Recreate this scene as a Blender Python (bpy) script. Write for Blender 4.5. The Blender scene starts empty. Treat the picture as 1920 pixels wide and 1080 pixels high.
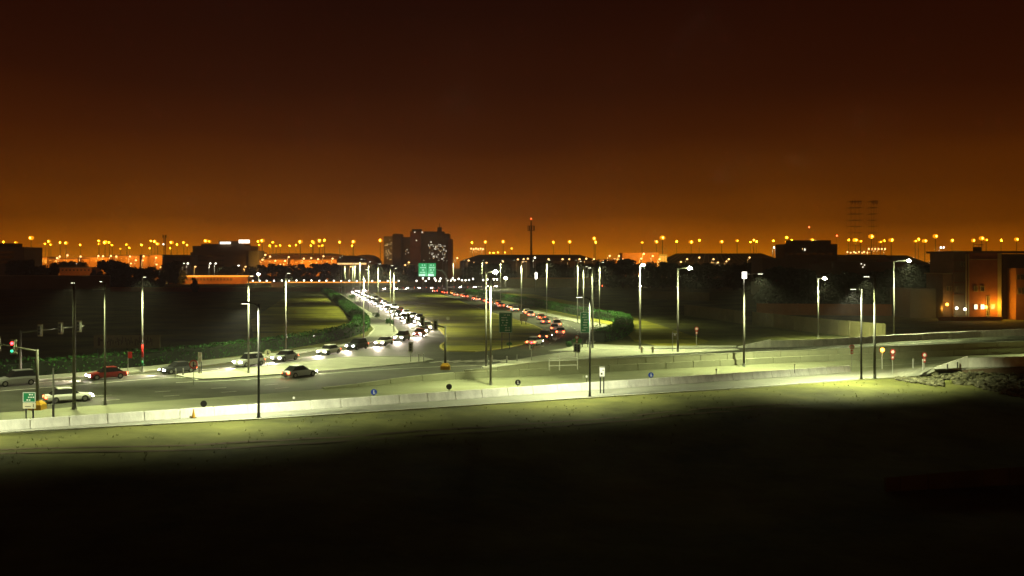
import bpy, math, random
from mathutils import Vector, Matrix, noise
from mathutils.geometry import tessellate_polygon
random.seed(11)
R = math.radians
C = bpy.context.scene.collection
sc = bpy.context.scene
F, CX, HY, H = 1880.0, 960.0, 492.0, 14.0      # focal length in photo pixels, centre column, horizon row, eye height

def G(px, py, z=0.0):
    d = (H - z) * F / (py - HY)
    return Vector(((px - CX) * d / F, d, z))
def AT(px, d, z=0.0):
    return Vector(((px - CX) * d / F, d, z))
def HT(py, d):
    return H + (HY - py) * d / F
EU = Vector((.8855, .4647, 0)); EN = Vector((-.4647, .8855, 0)); ORG = Vector((-42.5, 83.3, 0))
def sstep(a, b, x):
    t = max(0.0, min(1.0, (x - a) / (b - a))); return t * t * (3 - 2 * t)
def zp(px):                                     # the carriageways climb towards a bridge on the right
    t = max(0.0, (px - 1330) / 590.0)
    return 1.7 * t * t * (1.5 - .5 * min(t, 1)) if t < 1 else 1.7 + (t - 1) * 2.4

# ------------------------------------------------------------------ materials
def mat(name, col, rough=.8, var=0.25, scale=1.0, bump=0.0, metal=0.0, spec=.3, col2=None, stretch=None, detail=6):
    m = bpy.data.materials.new(name); m.use_nodes = True
    nt = m.node_tree; b = nt.nodes['Principled BSDF']
    b.inputs['Roughness'].default_value = rough; b.inputs['Metallic'].default_value = metal
    b.inputs['Specular IOR Level'].default_value = spec
    tc = nt.nodes.new('ShaderNodeTexCoord'); mp = nt.nodes.new('ShaderNodeMapping')
    nt.links.new(tc.outputs['Object'], mp.inputs['Vector'])
    if stretch: mp.inputs['Scale'].default_value = stretch
    n = nt.nodes.new('ShaderNodeTexNoise'); n.inputs['Scale'].default_value = scale; n.inputs['Detail'].default_value = detail
    n.inputs['Roughness'].default_value = .65
    nt.links.new(mp.outputs['Vector'], n.inputs['Vector'])
    cr = nt.nodes.new('ShaderNodeValToRGB')
    c1 = [c * (1 - var) for c in col]; c2 = [min(1, c * (1 + var)) for c in (col2 or col)]
    cr.color_ramp.elements[0].position = .32; cr.color_ramp.elements[0].color = (*c1, 1)
    cr.color_ramp.elements[1].position = .68; cr.color_ramp.elements[1].color = (*c2, 1)
    nt.links.new(n.outputs['Fac'], cr.inputs['Fac']); nt.links.new(cr.outputs['Color'], b.inputs['Base Color'])
    if bump:
        bp = nt.nodes.new('ShaderNodeBump'); bp.inputs['Strength'].default_value = bump; bp.inputs['Distance'].default_value = .2
        n2 = nt.nodes.new('ShaderNodeTexNoise'); n2.inputs['Scale'].default_value = scale * 4; n2.inputs['Detail'].default_value = 8
        nt.links.new(mp.outputs['Vector'], n2.inputs['Vector'])
        nt.links.new(n2.outputs['Fac'], bp.inputs['Height']); nt.links.new(bp.outputs['Normal'], b.inputs['Normal'])
    return m
def emit(name, col, strength, sample=False):
    m = bpy.data.materials.new(name); m.use_nodes = True
    nt = m.node_tree; b = nt.nodes['Principled BSDF']
    b.inputs['Base Color'].default_value = (.2, .2, .2, 1)
    b.inputs['Emission Color'].default_value = (*col, 1); b.inputs['Emission Strength'].default_value = strength
    m.cycles.emission_sampling = 'AUTO' if sample else 'NONE'
    return m
M = dict(
    sand=mat('sand_ground', (.055, .064, .013), .95, .55, .08, .5, col2=(.105, .108, .026)),
    grass=mat('island_grass', (.13, .14, .012), .95, .5, .10, .3, col2=(.28, .26, .025), stretch=(.5, 1.4, 1)),
    asphalt=mat('asphalt', (.062, .065, .045), .7, .42, .35, .12, stretch=(.6, 1, 1), detail=10),
    asphalt2=mat('worn_asphalt', (.27, .28, .18), .8, .26, .22, .1, stretch=(.35, 1, 1), detail=10),
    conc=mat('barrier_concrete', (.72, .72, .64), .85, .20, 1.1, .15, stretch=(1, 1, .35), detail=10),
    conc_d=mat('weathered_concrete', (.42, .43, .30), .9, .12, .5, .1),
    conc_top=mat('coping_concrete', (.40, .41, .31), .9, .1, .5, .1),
    paving=mat('pale_paving', (.42, .43, .33), .9, .2, .35, .1),
    paving2=mat('foot_paving', (.27, .275, .22), .9, .16, .3, .1, stretch=(.4, 1, 1)),
    kerb=mat('kerb_concrete', (.45, .45, .38), .9, .15, 1.5),
    tuft=mat('dry_tuft', (.13, .13, .03), .95, .3, 1),
    wall_bay=mat('bay_render', (.20, .13, .06), .9, .15, .4),
    kerb_y=mat('yellow_kerb', (.50, .42, .12), .9, .25, .3),
    paint=mat('road_paint', (.72, .72, .62), .7, .15, 2),
    galv=mat('galvanised_steel', (.38, .38, .34), .5, .1, 1, metal=.0, spec=.5),
    galv_d=mat('dull_steel', (.13, .135, .10), .55, .15, 1, spec=.4),
    darkpole=mat('dark_shaded_steel', (.02, .021, .017), .6, .15, 1, spec=.4),  # near-black: shade on the lamp posts' unlit sides put into the colour
    black=mat('black_plastic', (.012, .012, .012), .5, .1, 3),
    yellow=mat('yellow_block', (.55, .30, .02), .8, .15, 2),
    hedge=mat('hedge_leaf', (.020, .085, .012), .8, .4, .8, col2=(.04, .15, .02)),
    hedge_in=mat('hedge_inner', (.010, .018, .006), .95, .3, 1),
    leaf=mat('tree_leaf', (.018, .026, .007), .85, .4, .5),
    bark=mat('bark', (.07, .05, .03), .9, .3, 2, .3),
    green=mat('sign_green', (.004, .14, .055), .5, .08, 1),
    white=mat('sign_white', (.75, .75, .70), .6, .05, 1),
    blue=mat('sign_blue', (.01, .05, .42), .5, .05, 1),
    red=mat('sign_red', (.50, .015, .012), .5, .05, 1),
    cream=mat('sign_cream', (.55, .52, .36), .6, .1, 1),
    rock=mat('rock', (.05, .05, .028), .9, .5, 1.2, .4, col2=(.15, .145, .085)),
    wall_dk=mat('render_dark', (.12, .085, .05), .9, .2, .2),
    wall_gr=mat('render_grey', (.16, .15, .13), .9, .15, .2),
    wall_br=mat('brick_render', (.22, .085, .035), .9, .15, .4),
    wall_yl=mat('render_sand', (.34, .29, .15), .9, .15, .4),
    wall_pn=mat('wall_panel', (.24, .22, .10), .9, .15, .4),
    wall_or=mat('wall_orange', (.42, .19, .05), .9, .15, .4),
    roof=mat('roof_sheet', (.11, .07, .045), .7, .2, .15),
    glass=mat('dark_glass', (.02, .02, .022), .12, .1, 1, spec=.6),
    tyre=mat('tyre', (.02, .02, .02), .9, .1, 2),
    rim=mat('rim', (.4, .4, .4), .35, .1, 2, metal=.8),
    cwhite=mat('car_white', (.75, .75, .73), .3, .03, 1, spec=.6),
    csilver=mat('car_silver', (.40, .41, .42), .3, .03, 1, spec=.6),
    cdark=mat('car_dark', (.03, .032, .04), .3, .03, 1, spec=.6),
    cred=mat('car_red', (.28, .02, .015), .3, .03, 1, spec=.6),
    e_road=emit('lamp_white_green', (1, 1, .72), 320),
    e_flat=emit('lamp_flat_glow', (1, 1, .70), 6),
    e_mast=emit('lamp_orange', (1, .45, .03), 45),
    e_halo_ring=emit('lamp_halo_orange', (1, .31, .004), 1.5),
    e_masts=emit('lamp_orange_soft', (1, .42, .012), 28),
    e_sod=emit('lamp_sodium', (1, .50, .16), 5),
    e_wht=emit('lamp_white', (1, .95, .78), 7),
    e_head=emit('headlight', (1, .86, .74), 120),
    e_tail=emit('taillight', (1, .07, .02), 30),
    e_red=emit('signal_red', (1, .015, .02), 30),
    e_grn=emit('signal_green', (.05, 1, .45), 1.6),
    e_amb=emit('signal_amber', (1, .38, .03), 14),
    e_sign=emit('sign_backlit_green', (.01, .42, .12), .9),
    e_signw=emit('sign_backlit_white', (.65, 1, .75), 1.1),
    e_winw=emit('window_white', (1, .93, .72), 2.2),
    e_dimw=emit('window_dim', (1, .9, .6), .5),
    e_wino=emit('window_orange', (1, .62, .22), 1.6),
    e_roofw=emit('rooftop_sign_white', (1, .88, .72), 3),
    e_lit_edge=emit('lit_edge_orange', (1, .34, .03), 1.5),
    e_band=emit('facade_band_orange', (1, .36, .03), .9),
    e_green=emit('lamp_green', (.15, 1, .35), 2),
)
# ------------------------------------------------------------------ mesh building
class MB:
    def __init__(s): s.v = []; s.f = []
    def add(s, vs, fs):
        o = len(s.v); s.v += [tuple(v) for v in vs]; s.f += [tuple(i + o for i in f) for f in fs]
    def box(s, c, size, rot=0.0, tilt=None):
        hx, hy, hz = size[0] / 2, size[1] / 2, size[2] / 2
        ca, sa = math.cos(rot), math.sin(rot)
        vs = []
        for x, y, z in [(-hx,-hy,-hz),(hx,-hy,-hz),(hx,hy,-hz),(-hx,hy,-hz),(-hx,-hy,hz),(hx,-hy,hz),(hx,hy,hz),(-hx,hy,hz)]:
            vs.append((c[0] + x * ca - y * sa, c[1] + x * sa + y * ca, c[2] + z))
        s.add(vs, [(3,2,1,0),(4,5,6,7),(0,1,5,4),(1,2,6,5),(2,3,7,6),(3,0,4,7)])
        return s
    def tube(s, pts, rads, n=8, caps=True):
        pts = [Vector(p) for p in pts]
        if not isinstance(rads, (list, tuple)): rads = [rads] * len(pts)
        rings = []
        for i, p in enumerate(pts):
            t = (pts[min(i + 1, len(pts) - 1)] - pts[max(i - 1, 0)]).normalized()
            a = Vector((1, 0, 0)) if abs(t.x) < .8 else Vector((0, 1, 0))
            u = t.cross(a).normalized(); w = t.cross(u)
            rings.append([p + (u * math.cos(2 * math.pi * k / n) + w * math.sin(2 * math.pi * k / n)) * rads[i] for k in range(n)])
        fs = []
        for i in range(len(pts) - 1):
            for k in range(n):
                a = i * n + k; b = i * n + (k + 1) % n
                fs.append((a, b, b + n, a + n))
        if caps: fs += [tuple(range(n))[::-1], tuple(range((len(pts) - 1) * n, len(pts) * n))]
        s.add([v for r in rings for v in r], fs); return s
    def sphere(s, c, r, n=8, m=5, sc=(1, 1, 1)):
        vs = [(c[0], c[1], c[2] - r * sc[2])]
        for j in range(1, m):
            a = -math.pi / 2 + math.pi * j / m
            for k in range(n):
                b = 2 * math.pi * k / n
                vs.append((c[0] + r * sc[0] * math.cos(a) * math.cos(b), c[1] + r * sc[1] * math.cos(a) * math.sin(b), c[2] + r * sc[2] * math.sin(a)))
        vs.append((c[0], c[1], c[2] + r * sc[2])); fs = []
        for k in range(n): fs.append((0, 1 + (k + 1) % n, 1 + k)); fs.append((len(vs) - 1, len(vs) - 1 - n + k, len(vs) - 1 - n + (k + 1) % n))
        for j in range(m - 2):
            for k in range(n):
                a = 1 + j * n + k; b = 1 + j * n + (k + 1) % n
                fs.append((a, b, b + n, a + n))
        s.add(vs, fs); return s
    def prism(s, poly, z0, z1):                      # vertical extrusion of a plan polygon
        n = len(poly); vs = [(p[0], p[1], z0) for p in poly] + [(p[0], p[1], z1) for p in poly]
        fs = [(k, (k + 1) % n, (k + 1) % n + n, k + n) for k in range(n)]
        for t in tessellate_polygon([[Vector((p[0], p[1], 0)) for p in poly]]):
            fs.append(tuple(i + n for i in t)); fs.append(tuple(reversed(t)))
        s.add(vs, fs); return s
    def disc(s, c, r, axis, th=.03, n=14):
        a = Vector(axis).normalized(); c = Vector(c)
        return s.tube([c - a * th / 2, c + a * th / 2], r, n)
    def build(s, name, m, parent=None, smooth=False):
        me = bpy.data.meshes.new(name); me.from_pydata(s.v, [], s.f); me.materials.append(m)
        import bmesh
        bm = bmesh.new(); bm.from_mesh(me); bmesh.ops.recalc_face_normals(bm, faces=bm.faces); bm.to_mesh(me); bm.free()
        if smooth:
            for p in me.polygons: p.use_smooth = True
        o = bpy.data.objects.new(name, me); C.objects.link(o)
        if parent: o.parent = parent
        return o
def tag(o, label=None, cat=None, group=None, kind=None):
    if label: o['label'] = label
    if cat: o['category'] = cat
    if group: o['group'] = group
    if kind: o['kind'] = kind
    return o
def thing(name, label, cat, loc=(0, 0, 0), rz=0.0, group=None):
    o = bpy.data.objects.new(name, None); C.objects.link(o); o.location = loc; o.rotation_euler = (0, 0, rz)
    o.empty_display_size = .3
    return tag(o, label, cat, group)
KIDS = {}
def copy_tree(o, parent=None):
    c = o.copy(); C.objects.link(c); c.parent = parent
    for ch in o.children: copy_tree(ch, c)
    return c
def light(name, kind, loc, power, col, parent=None, size=.3, cone=None, blend=1.0, direction=(0, 0, -1)):
    l = bpy.data.lights.new(name, kind); l.energy = power; l.color = col
    if kind == 'SPOT': l.spot_size = R(cone or 150); l.spot_blend = blend; l.shadow_soft_size = size
    elif kind == 'POINT': l.shadow_soft_size = size
    o = bpy.data.objects.new(name, l); C.objects.link(o); o.location = loc
    o.rotation_euler = Vector(direction).to_track_quat('-Z', 'Y').to_euler()
    if parent: o.parent = parent
    return o
ORD = ('first second third fourth fifth sixth seventh eighth ninth tenth eleventh twelfth thirteenth fourteenth fifteenth '
       'sixteenth seventeenth eighteenth nineteenth twentieth').split() + ['twenty-' + w for w in 'first second third fourth fifth sixth seventh eighth ninth'.split()] + \
      ['thirtieth'] + ['thirty-' + w for w in 'first second third fourth fifth sixth seventh eighth ninth'.split()] + ['fortieth'] + ['forty-' + w for w in 'first second third fourth fifth sixth seventh eighth ninth'.split()]
LAND = [(-99, "left picture edge"), (309, "thin dark antenna mast"), (421, "white rooftop signs"), (780, "block with glittering windows"),
        (996, "telecom tower"), (1120, "long dark shed roof"), (1240, "orange-lit depot"), (1520, "flat-topped dark block"), (1700, "lamp above the black trees")]
def rank_labels(xs, text):                            # one label per x: counted from the landmark on its left
    out = {}; cnt = {}
    for x in sorted(xs):
        k = max(i for i, (lx, _) in enumerate(LAND) if lx <= x)
        cnt[k] = cnt.get(k, 0) + 1
        out[x] = f"{text}, {ORD[cnt[k] - 1]} right of the {LAND[k][1]}"
    return out

# ------------------------------------------------------------------ splines and sweeps
def catmull(pts, step=2.0):
    P = [pts[0] * 2 - pts[1]] + list(pts) + [pts[-1] * 2 - pts[-2]]; out = []
    for i in range(1, len(P) - 2):
        a, b, c, d = P[i - 1:i + 3]; n = max(1, int((c - b).length / step))
        for k in range(n):
            t = k / n
            out.append(.5 * ((2 * b) + (c - a) * t + (2 * a - 5 * b + 4 * c - d) * t * t + (3 * b - a - 3 * c + d) * t ** 3))
    out.append(P[-2]); return out
def resample(pts, step):
    out = [pts[0].copy()]; acc = 0
    for a, b in zip(pts, pts[1:]):
        L = (b - a).length
        if L < 1e-6: continue
        p = step - acc
        while p <= L: out.append(a.lerp(b, p / L)); p += step
        acc = (acc + L) % step
    return out
def offset(pts, d):
    out = []
    for i, p in enumerate(pts):
        t = pts[min(i + 1, len(pts) - 1)] - pts[max(i - 1, 0)]; t.z = 0; t.normalize()
        out.append(p + Vector((-t.y, t.x, 0)) * d)
    return out
def sweep(pts, prof, name, m, parent=None, hfun=None, groove=None, gd=.06):
    """prof: closed list of (lateral, height) pairs; height may scale with hfun(arc fraction)."""
    L = [0]
    for a, b in zip(pts, pts[1:]): L.append(L[-1] + (b - a).length)
    st = [(l, 0) for l in L]
    if groove:
        g = groove
        while g < L[-1] - 1:
            st += [(g - .08, 0), (g - .06, 1), (g + .06, 1), (g + .08, 0)]; g += groove
    st.sort()
    cx = sum(p[0] for p in prof) / len(prof); cz = sum(p[1] for p in prof) / len(prof)
    mb = MB(); n = len(prof); vs = []; j = 0
    for l, ins in st:
        while j < len(L) - 2 and L[j + 1] < l: j += 1
        t = 0 if L[j + 1] == L[j] else (l - L[j]) / (L[j + 1] - L[j])
        p = pts[j].lerp(pts[j + 1], t)
        a = pts[max(j - 1, 0)]; b = pts[min(j + 2, len(pts) - 1)]
        d = (pts[j + 1] - pts[j]) if len(pts) < 4 else (b - a)
        d.z = 0; d.normalize(); nn = Vector((-d.y, d.x, 0)); hs = hfun(l / L[-1]) if hfun else 1.0
        for (q, z) in prof:
            if ins: q = q - math.copysign(gd, q - cx); z = z - gd if z > cz else z
            vs.append(p + nn * q + Vector((0, 0, z * hs)))
    fs = []
    for i in range(len(st) - 1):
        for k in range(n):
            a = i * n + k; b = i * n + (k + 1) % n
            fs.append((a, b, b + n, a + n))
    fs += [tuple(range(n)), tuple(range((len(st) - 1) * n, len(st) * n))]
    mb.add(vs, fs)
    return mb.build(name, m, parent)
def ribbon(A, B, name, m, dz=0, kind='structure', parent=None):
    n = min(len(A), len(B)); mb = MB()
    vs = [a + Vector((0, 0, dz)) for a in A[:n]] + [b + Vector((0, 0, dz)) for b in B[:n]]
    mb.add(vs, [(i, i + 1, n + i + 1, n + i) for i in range(n - 1)])
    o = mb.build(name, m, parent); 
    if kind: o['kind'] = kind
    return o
def even(pts, n):
    L = [0]
    for a, b in zip(pts, pts[1:]): L.append(L[-1] + (b - a).length)
    out = []; j = 0
    for i in range(n):
        l = L[-1] * i / (n - 1)
        while j < len(L) - 2 and L[j + 1] < l: j += 1
        out.append(pts[j].lerp(pts[j + 1], (l - L[j]) / max(1e-9, L[j + 1] - L[j])))
    return out
def pxline(pl, z=None):
    return [G(x, y, zp(x) if z is None else z) for x, y in pl]
def slab(pl, name, m, top=.12, bottom=-.1, rounded=True, world=False, kerb=True, km='kerb'):
    w = [Vector((p[0], p[1], 0)) for p in (pl if world else [G(x, y, 0) for x, y in pl])]
    if rounded: w = catmull(w + [w[0]], 3.0)[:-1]
    o = MB().prism([(p.x, p.y) for p in w], bottom, top).build(name, m); o['kind'] = 'structure'
    if kerb:
        k = sweep(w + [w[0]], [(-.18, 0), (.18, 0), (.18, top + .03), (-.18, top + .03)], 'kerb', M[km], None); k['kind'] = 'structure'
    return o
def flat(pl, name, m, z, world=False, rounded=False):
    w = [Vector((p[0], p[1], 0)) for p in (pl if world else [G(x, y, 0) for x, y in pl])]
    if rounded: w = catmull(w + [w[0]], 3.0)[:-1]
    mb = MB(); mb.add([(p.x, p.y, z) for p in w], [tuple(t) for t in tessellate_polygon([w])])
    o = mb.build(name, m); o['kind'] = 'structure'; return o

# ------------------------------------------------------------------ camera, world, render settings
cam = bpy.data.cameras.new('camera'); co = bpy.data.objects.new('camera', cam); C.objects.link(co)
co.location = (0, 0, H); co.rotation_euler = (R(90), 0, 0)
cam.sensor_width = 36; cam.lens = 36 * F / 1920; cam.shift_y = -(540 - HY) / 1920.0
cam.clip_start = .5; cam.clip_end = 20000; sc.camera = co

W = bpy.data.worlds.new("World"); sc.world = W; W.use_nodes = True; nt = W.node_tree
bg = nt.nodes['Background']
tc = nt.nodes.new('ShaderNodeTexCoord'); sx = nt.nodes.new('ShaderNodeSeparateXYZ'); nt.links.new(tc.outputs['Generated'], sx.inputs[0])
nz = nt.nodes.new('ShaderNodeTexNoise'); nz.inputs['Scale'].default_value = 2.2; nz.inputs['Detail'].default_value = 4
mpw = nt.nodes.new('ShaderNodeMapping'); mpw.inputs['Scale'].default_value = (1.6, 1.6, 5); nt.links.new(tc.outputs['Generated'], mpw.inputs['Vector']); nt.links.new(mpw.outputs['Vector'], nz.inputs['Vector'])
mm = nt.nodes.new('ShaderNodeMath'); mm.operation = 'MULTIPLY_ADD'; mm.inputs[1].default_value = .05; nt.links.new(nz.outputs['Fac'], mm.inputs[0])
ma = nt.nodes.new('ShaderNodeMath'); ma.operation = 'ADD'; ma.inputs[1].default_value = -.025
nt.links.new(sx.outputs['Z'], ma.inputs[0]); nt.links.new(ma.outputs[0], mm.inputs[2])
mr = nt.nodes.new('ShaderNodeMapRange'); mr.inputs['From Min'].default_value = -.05; mr.inputs['From Max'].default_value = .45
nt.links.new(mm.outputs[0], mr.inputs['Value'])
cr = nt.nodes.new('ShaderNodeValToRGB'); nt.links.new(mr.outputs[0], cr.inputs['Fac'])
def srgb(*c): return tuple((x / 255 / 12.92 if x / 255 < .04045 else ((x / 255 + .055) / 1.055) ** 2.4) for x in c) + (1,)
stops = [(-.05, (8, 3, 0)), (-.004, (150, 70, 0)), (.004, (238, 134, 0)), (.022, (190, 97, 0)), (.045, (132, 64, 0)), (.075, (94, 42, 0)), (.12, (64, 23, 0)), (.17, (44, 11, 0)), (.25, (28, 3, 0)), (.45, (8, 2, 1))]
els = cr.color_ramp.elements
for i, (z, c) in enumerate(stops):
    p = (z + .05) / .5
    e = els[0] if i == 0 else (els[1] if i == 1 else els.new(p))
    e.position = p; e.color = srgb(*c)
nt.links.new(cr.outputs['Color'], bg.inputs['Color']); bg.inputs['Strength'].default_value = 1.0

sc.view_settings.view_transform = 'Standard'; sc.view_settings.look = 'None'; sc.view_settings.exposure = 0; sc.view_settings.gamma = 1
cy = sc.cycles; cy.max_bounces = 4; cy.diffuse_bounces = 2; cy.glossy_bounces = 2; cy.transmission_bounces = 2; cy.volume_bounces = 0
cy.sample_clamp_indirect = 1.0; cy.sample_clamp_direct = 0; cy.use_denoising = True; cy.use_light_tree = True
cy.caustics_reflective = False; cy.caustics_refractive = False
cy.pixel_filter_type = 'BLACKMAN_HARRIS'; cy.filter_width = 1.55

# ------------------------------------------------------------------ ground
def gz(x, y):
    v = (x - ORG.x) * EN.x + (y - ORG.y) * EN.y
    z = -2.2 * sstep(-9, -45, v) if v < -9 else 0
    if v < -8: z += .35 * (noise.noise(Vector((x * .06, y * .06, 1))) + .4 * noise.noise(Vector((x * .3, y * .3, 4)))) * sstep(-8, -14, v)
    return z - .03
xs = [-1700, -1200, -600, -300, -180, -120] + [-90 + 2.5 * i for i in range(81)] + [125, 180, 300, 600, 1200, 1700]
ys = [-400, -100, -20, 0, 10, 20] + [25 + 2.5 * i for i in range(48)] + [160, 200, 260, 400, 700, 1200, 1700, 2300]
mb = MB(); mb.add([(x, y, gz(x, y)) for y in ys for x in xs], [(j * len(xs) + i, j * len(xs) + i + 1, (j + 1) * len(xs) + i + 1, (j + 1) * len(xs) + i) for j in range(len(ys) - 1) for i in range(len(xs) - 1)])
g = mb.build('ground', M['sand'], smooth=True); g['kind'] = 'structure'

# ------------------------------------------------------------------ roads
K1 = [(-260, 790), (0, 774), (70, 768.5), (330, 750), (480, 740), (640, 727), (770, 716), (940, 707), (1180, 695), (1480, 680), (1700, 671), (1920, 663), (2150, 655)]
B1 = [(-260, 826), (0, 808), (1592, 698)]
EDGE = [(-260, 829), (0, 812), (330, 794), (485, 786), (800, 766), (1106, 746), (1400, 727), (1600, 712), (1700, 706)]
RAMPB = [(1752, 690), (1790, 689), (1840, 688), (1920, 686), (2040, 684), (2150, 683)]
n = 120
k1 = even(catmull(pxline(K1), 3), n)
nearline = even(catmull([G(x, y, 0) for x, y in [(-260, 826), (0, 808), (800, 752.7), (1592, 698)]] + [G(1752, 690, zp(1752)), G(1920, 686, zp(1920)), G(2150, 683, zp(2150))], 3), n)
ribbon(nearline, k1, 'service_road', M['asphalt2'], .02)
b1 = even(pxline(B1, 0), 60)
edge = even(catmull(pxline(EDGE, 0), 3), 60)
ribbon(edge + [G(1752, 701, .02)], b1 + [G(1752, 692, .3)], 'pavement', M['paving2'], .035)
nl = [p for p in nearline if 42 < p.x < 58]
lo = even(catmull([G(1592, 712.5, .0), G(1660, 708.8, .03), G(1700, 706.2, .08), G(1745, 703, .12), G(1790, 697, .55)], 2), len(nl))
ribbon(lo, nl, 'pavement', M['paving2'], .03)
kb = sweep(edge, [(-.12, -.05), (.12, -.05), (.12, .075), (-.12, .075)], 'kerb', M['kerb']); kb['kind'] = 'structure'
# main asphalt between K1 and the hedge side kerb, all the way to the ramp on the right
FE = [(-260, 738), (0, 720), (100, 713), (330, 693), (480, 677), (600, 658), (690, 645), (740, 633), (880, 640), (1000, 640), (1120, 652), (1380, 652), (1560, 648), (1676, 641), (1780, 635.5), (1920, 629.5), (2150, 622)]
fe = even(catmull(pxline(FE), 3), n)
ribbon(k1, fe, 'main_road', M['asphalt'], .012)
flat([(640, 668), (700, 645), (735, 636), (748, 626), (740, 611), (716, 598), (690, 582), (672, 572), (640, 551), (625, 545), (600, 541.5), (600, 539), (700, 537), (900, 534.5), (1150, 530), (1150, 532.5), (1000, 537),
      (890, 541), (880, 548), (920, 560), (1000, 582), (1060, 597), (1108, 609), (1116, 622), (1106, 643), (1060, 655), (1000, 666), (900, 680)], 'side_road', M['asphalt'], .0)
# islands, verges and plazas
slab([(700, 548.5), (800, 550), (840, 557), (870, 568), (895, 577), (932, 590), (976, 603), (1008, 614), (1022, 626), (1007, 637), (982, 646), (940, 654), (890, 660), (840, 659), (826, 650), (838, 635), (818, 613), (795, 597), (760, 581), (730, 567)], 'grass_island', M['grass'], .12, km='kerb_y')
slab([(330, 704), (400, 697), (480, 690), (600, 676), (640, 671.5), (720, 670), (790, 671), (812, 676), (740, 685), (640, 694), (480, 706), (380, 712)], 'paved_island', M['paving'], .12)
slab([(905, 691), (950, 680), (1000, 671), (1060, 662), (1120, 657), (1250, 656), (1380, 655), (1385, 658), (1330, 661), (1180, 668), (1050, 678), (980, 684)], 'plaza_paving', M['paving'], .12)
slab([(1030, 659.5), (1060, 654.5), (1105, 646), (1200, 650), (1380, 649), (1378, 652.5), (1250, 653.5), (1180, 657), (1120, 657.5)], 'corner_paving', M['paving'], .10)
# sand verge inside the left bend, and strip of paving along the hedge
slab([(-200, 733), (0, 719), (150, 707.5), (330, 691.5), (480, 675), (600, 656.5), (690, 643), (735, 632), (746, 624), (738, 612), (714, 599), (692, 586), (672, 574), (640, 553), (622, 547), (606, 547), (640, 562), (680, 592), (702, 618), (690, 632), (640, 648), (480, 668), (330, 684), (150, 701), (0, 713), (-200, 727)], 'verge_paving', M['paving2'], .12, rounded=False)
slab([(1000, 583), (1060, 595), (1110, 605), (1150, 614), (1152, 620), (1130, 632), (1108, 644), (1100, 643), (1112, 622), (1104, 611), (1060, 600), (1000, 586)], 'bend_paving', M['paving2'], .12)
flat([(840, 543.5), (900, 552), (1000, 575), (1100, 598), (1160, 612), (1190, 640), (1230, 648), (1300, 648), (1330, 640), (1240, 610), (1100, 570), (1000, 552)], 'grass_verge', M['grass'], -.015, rounded=False)
flat([(530, 560), (610, 556), (680, 600), (680, 622), (560, 648), (480, 660), (470, 600)], 'grass_field', M['grass'], -.015, rounded=False)
# markings
def line(pl, w, name='road_marking', dash=None, z=.045):
    P = catmull(pxline(pl), 2)
    if dash:
        R_ = resample(P, dash)
        mb = MB()
        for a, b in zip(R_[::2], R_[1::2]):
            b = a + (b - a) * .55; t = (b - a).normalized(); nn = Vector((-t.y, t.x, 0)) * w / 2; u = Vector((0, 0, z))
            mb.add([a - nn + u, b - nn + u, b + nn + u, a + nn + u], [(0, 1, 2, 3)])
        o = mb.build(name, M['paint'])
    else:
        o = ribbon(offset(P, -w / 2), offset(P, w / 2), name, M['paint'], z)
    o['kind'] = 'structure'; return o
line([(-200, 748), (0, 734), (150, 722), (330, 708), (372, 713)], .3)
line([(330, 718), (480, 711), (640, 698.5), (760, 691), (860, 687), (960, 684)], .3)
line([(-200, 771), (0, 756), (330, 733), (480, 724), (600, 714)], .15, dash=3)
line([(-200, 781), (0, 766), (330, 742), (480, 732), (600, 722)], .15, dash=3)
line([(-200, 736.5), (0, 723.5), (330, 697.5), (480, 683.5), (600, 667), (700, 652)], .15)
line([(1400, 657), (1560, 652), (1740, 642), (1920, 634)], .2)
line([(1400, 661), (1560, 656), (1740, 647), (1920, 639)], .2, dash=4)
line([(1000, 592), (1040, 606), (1058, 622), (1040, 640), (1000, 656)], .15, dash=3)
line([(1030, 598), (1070, 612), (1084, 626), (1065, 643)], .15, dash=3)
line([(690, 560), (730, 583), (770, 606), (784, 622), (760, 634), (700, 646)], .15, dash=3)
line([(1620, 689), (1760, 679), (1920, 671.5)], .15)
for i in range(7):                                    # zebra bars of the crossing
    line([(806 + i * 22, 680.5 - i * .3), (842 + i * 22, 676.5 - i * .3)], .45, 'crossing_bar')
for i in range(5):
    line([(905 + i * 18, 688.5 - i * 1.6), (936 + i * 18, 682.5 - i * 1.6)], .4, 'crossing_bar')

# ------------------------------------------------------------------ barriers and walls
JERSEY = [(-.36, -.05), (.36, -.05), (.34, .10), (.24, .38), (.10, .86), (-.10, .86), (-.24, .38), (-.34, .10)]
b = thing('concrete_barrier', 'long pale concrete barrier of joined panels beside the near pavement', 'barrier')
sweep(even(pxline(B1, 0), 40), JERSEY, 'panel_wall', M['conc'], b, groove=3.0, gd=.038)
dr = None
for i, p in enumerate(resample(pxline(B1, 0), 2.4)):
    if p.x < -48: continue
    if dr is None:
        dr = MB().box((0, 0, 0), (.75, .06, .09), math.atan2(EU.y, EU.x)).build('drain_slot', M['black'], b); q = dr
    else:
        q = dr.copy(); C.objects.link(q); q.parent = b
    q.location = p - EN * .275 + Vector((0, 0, .06))
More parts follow.
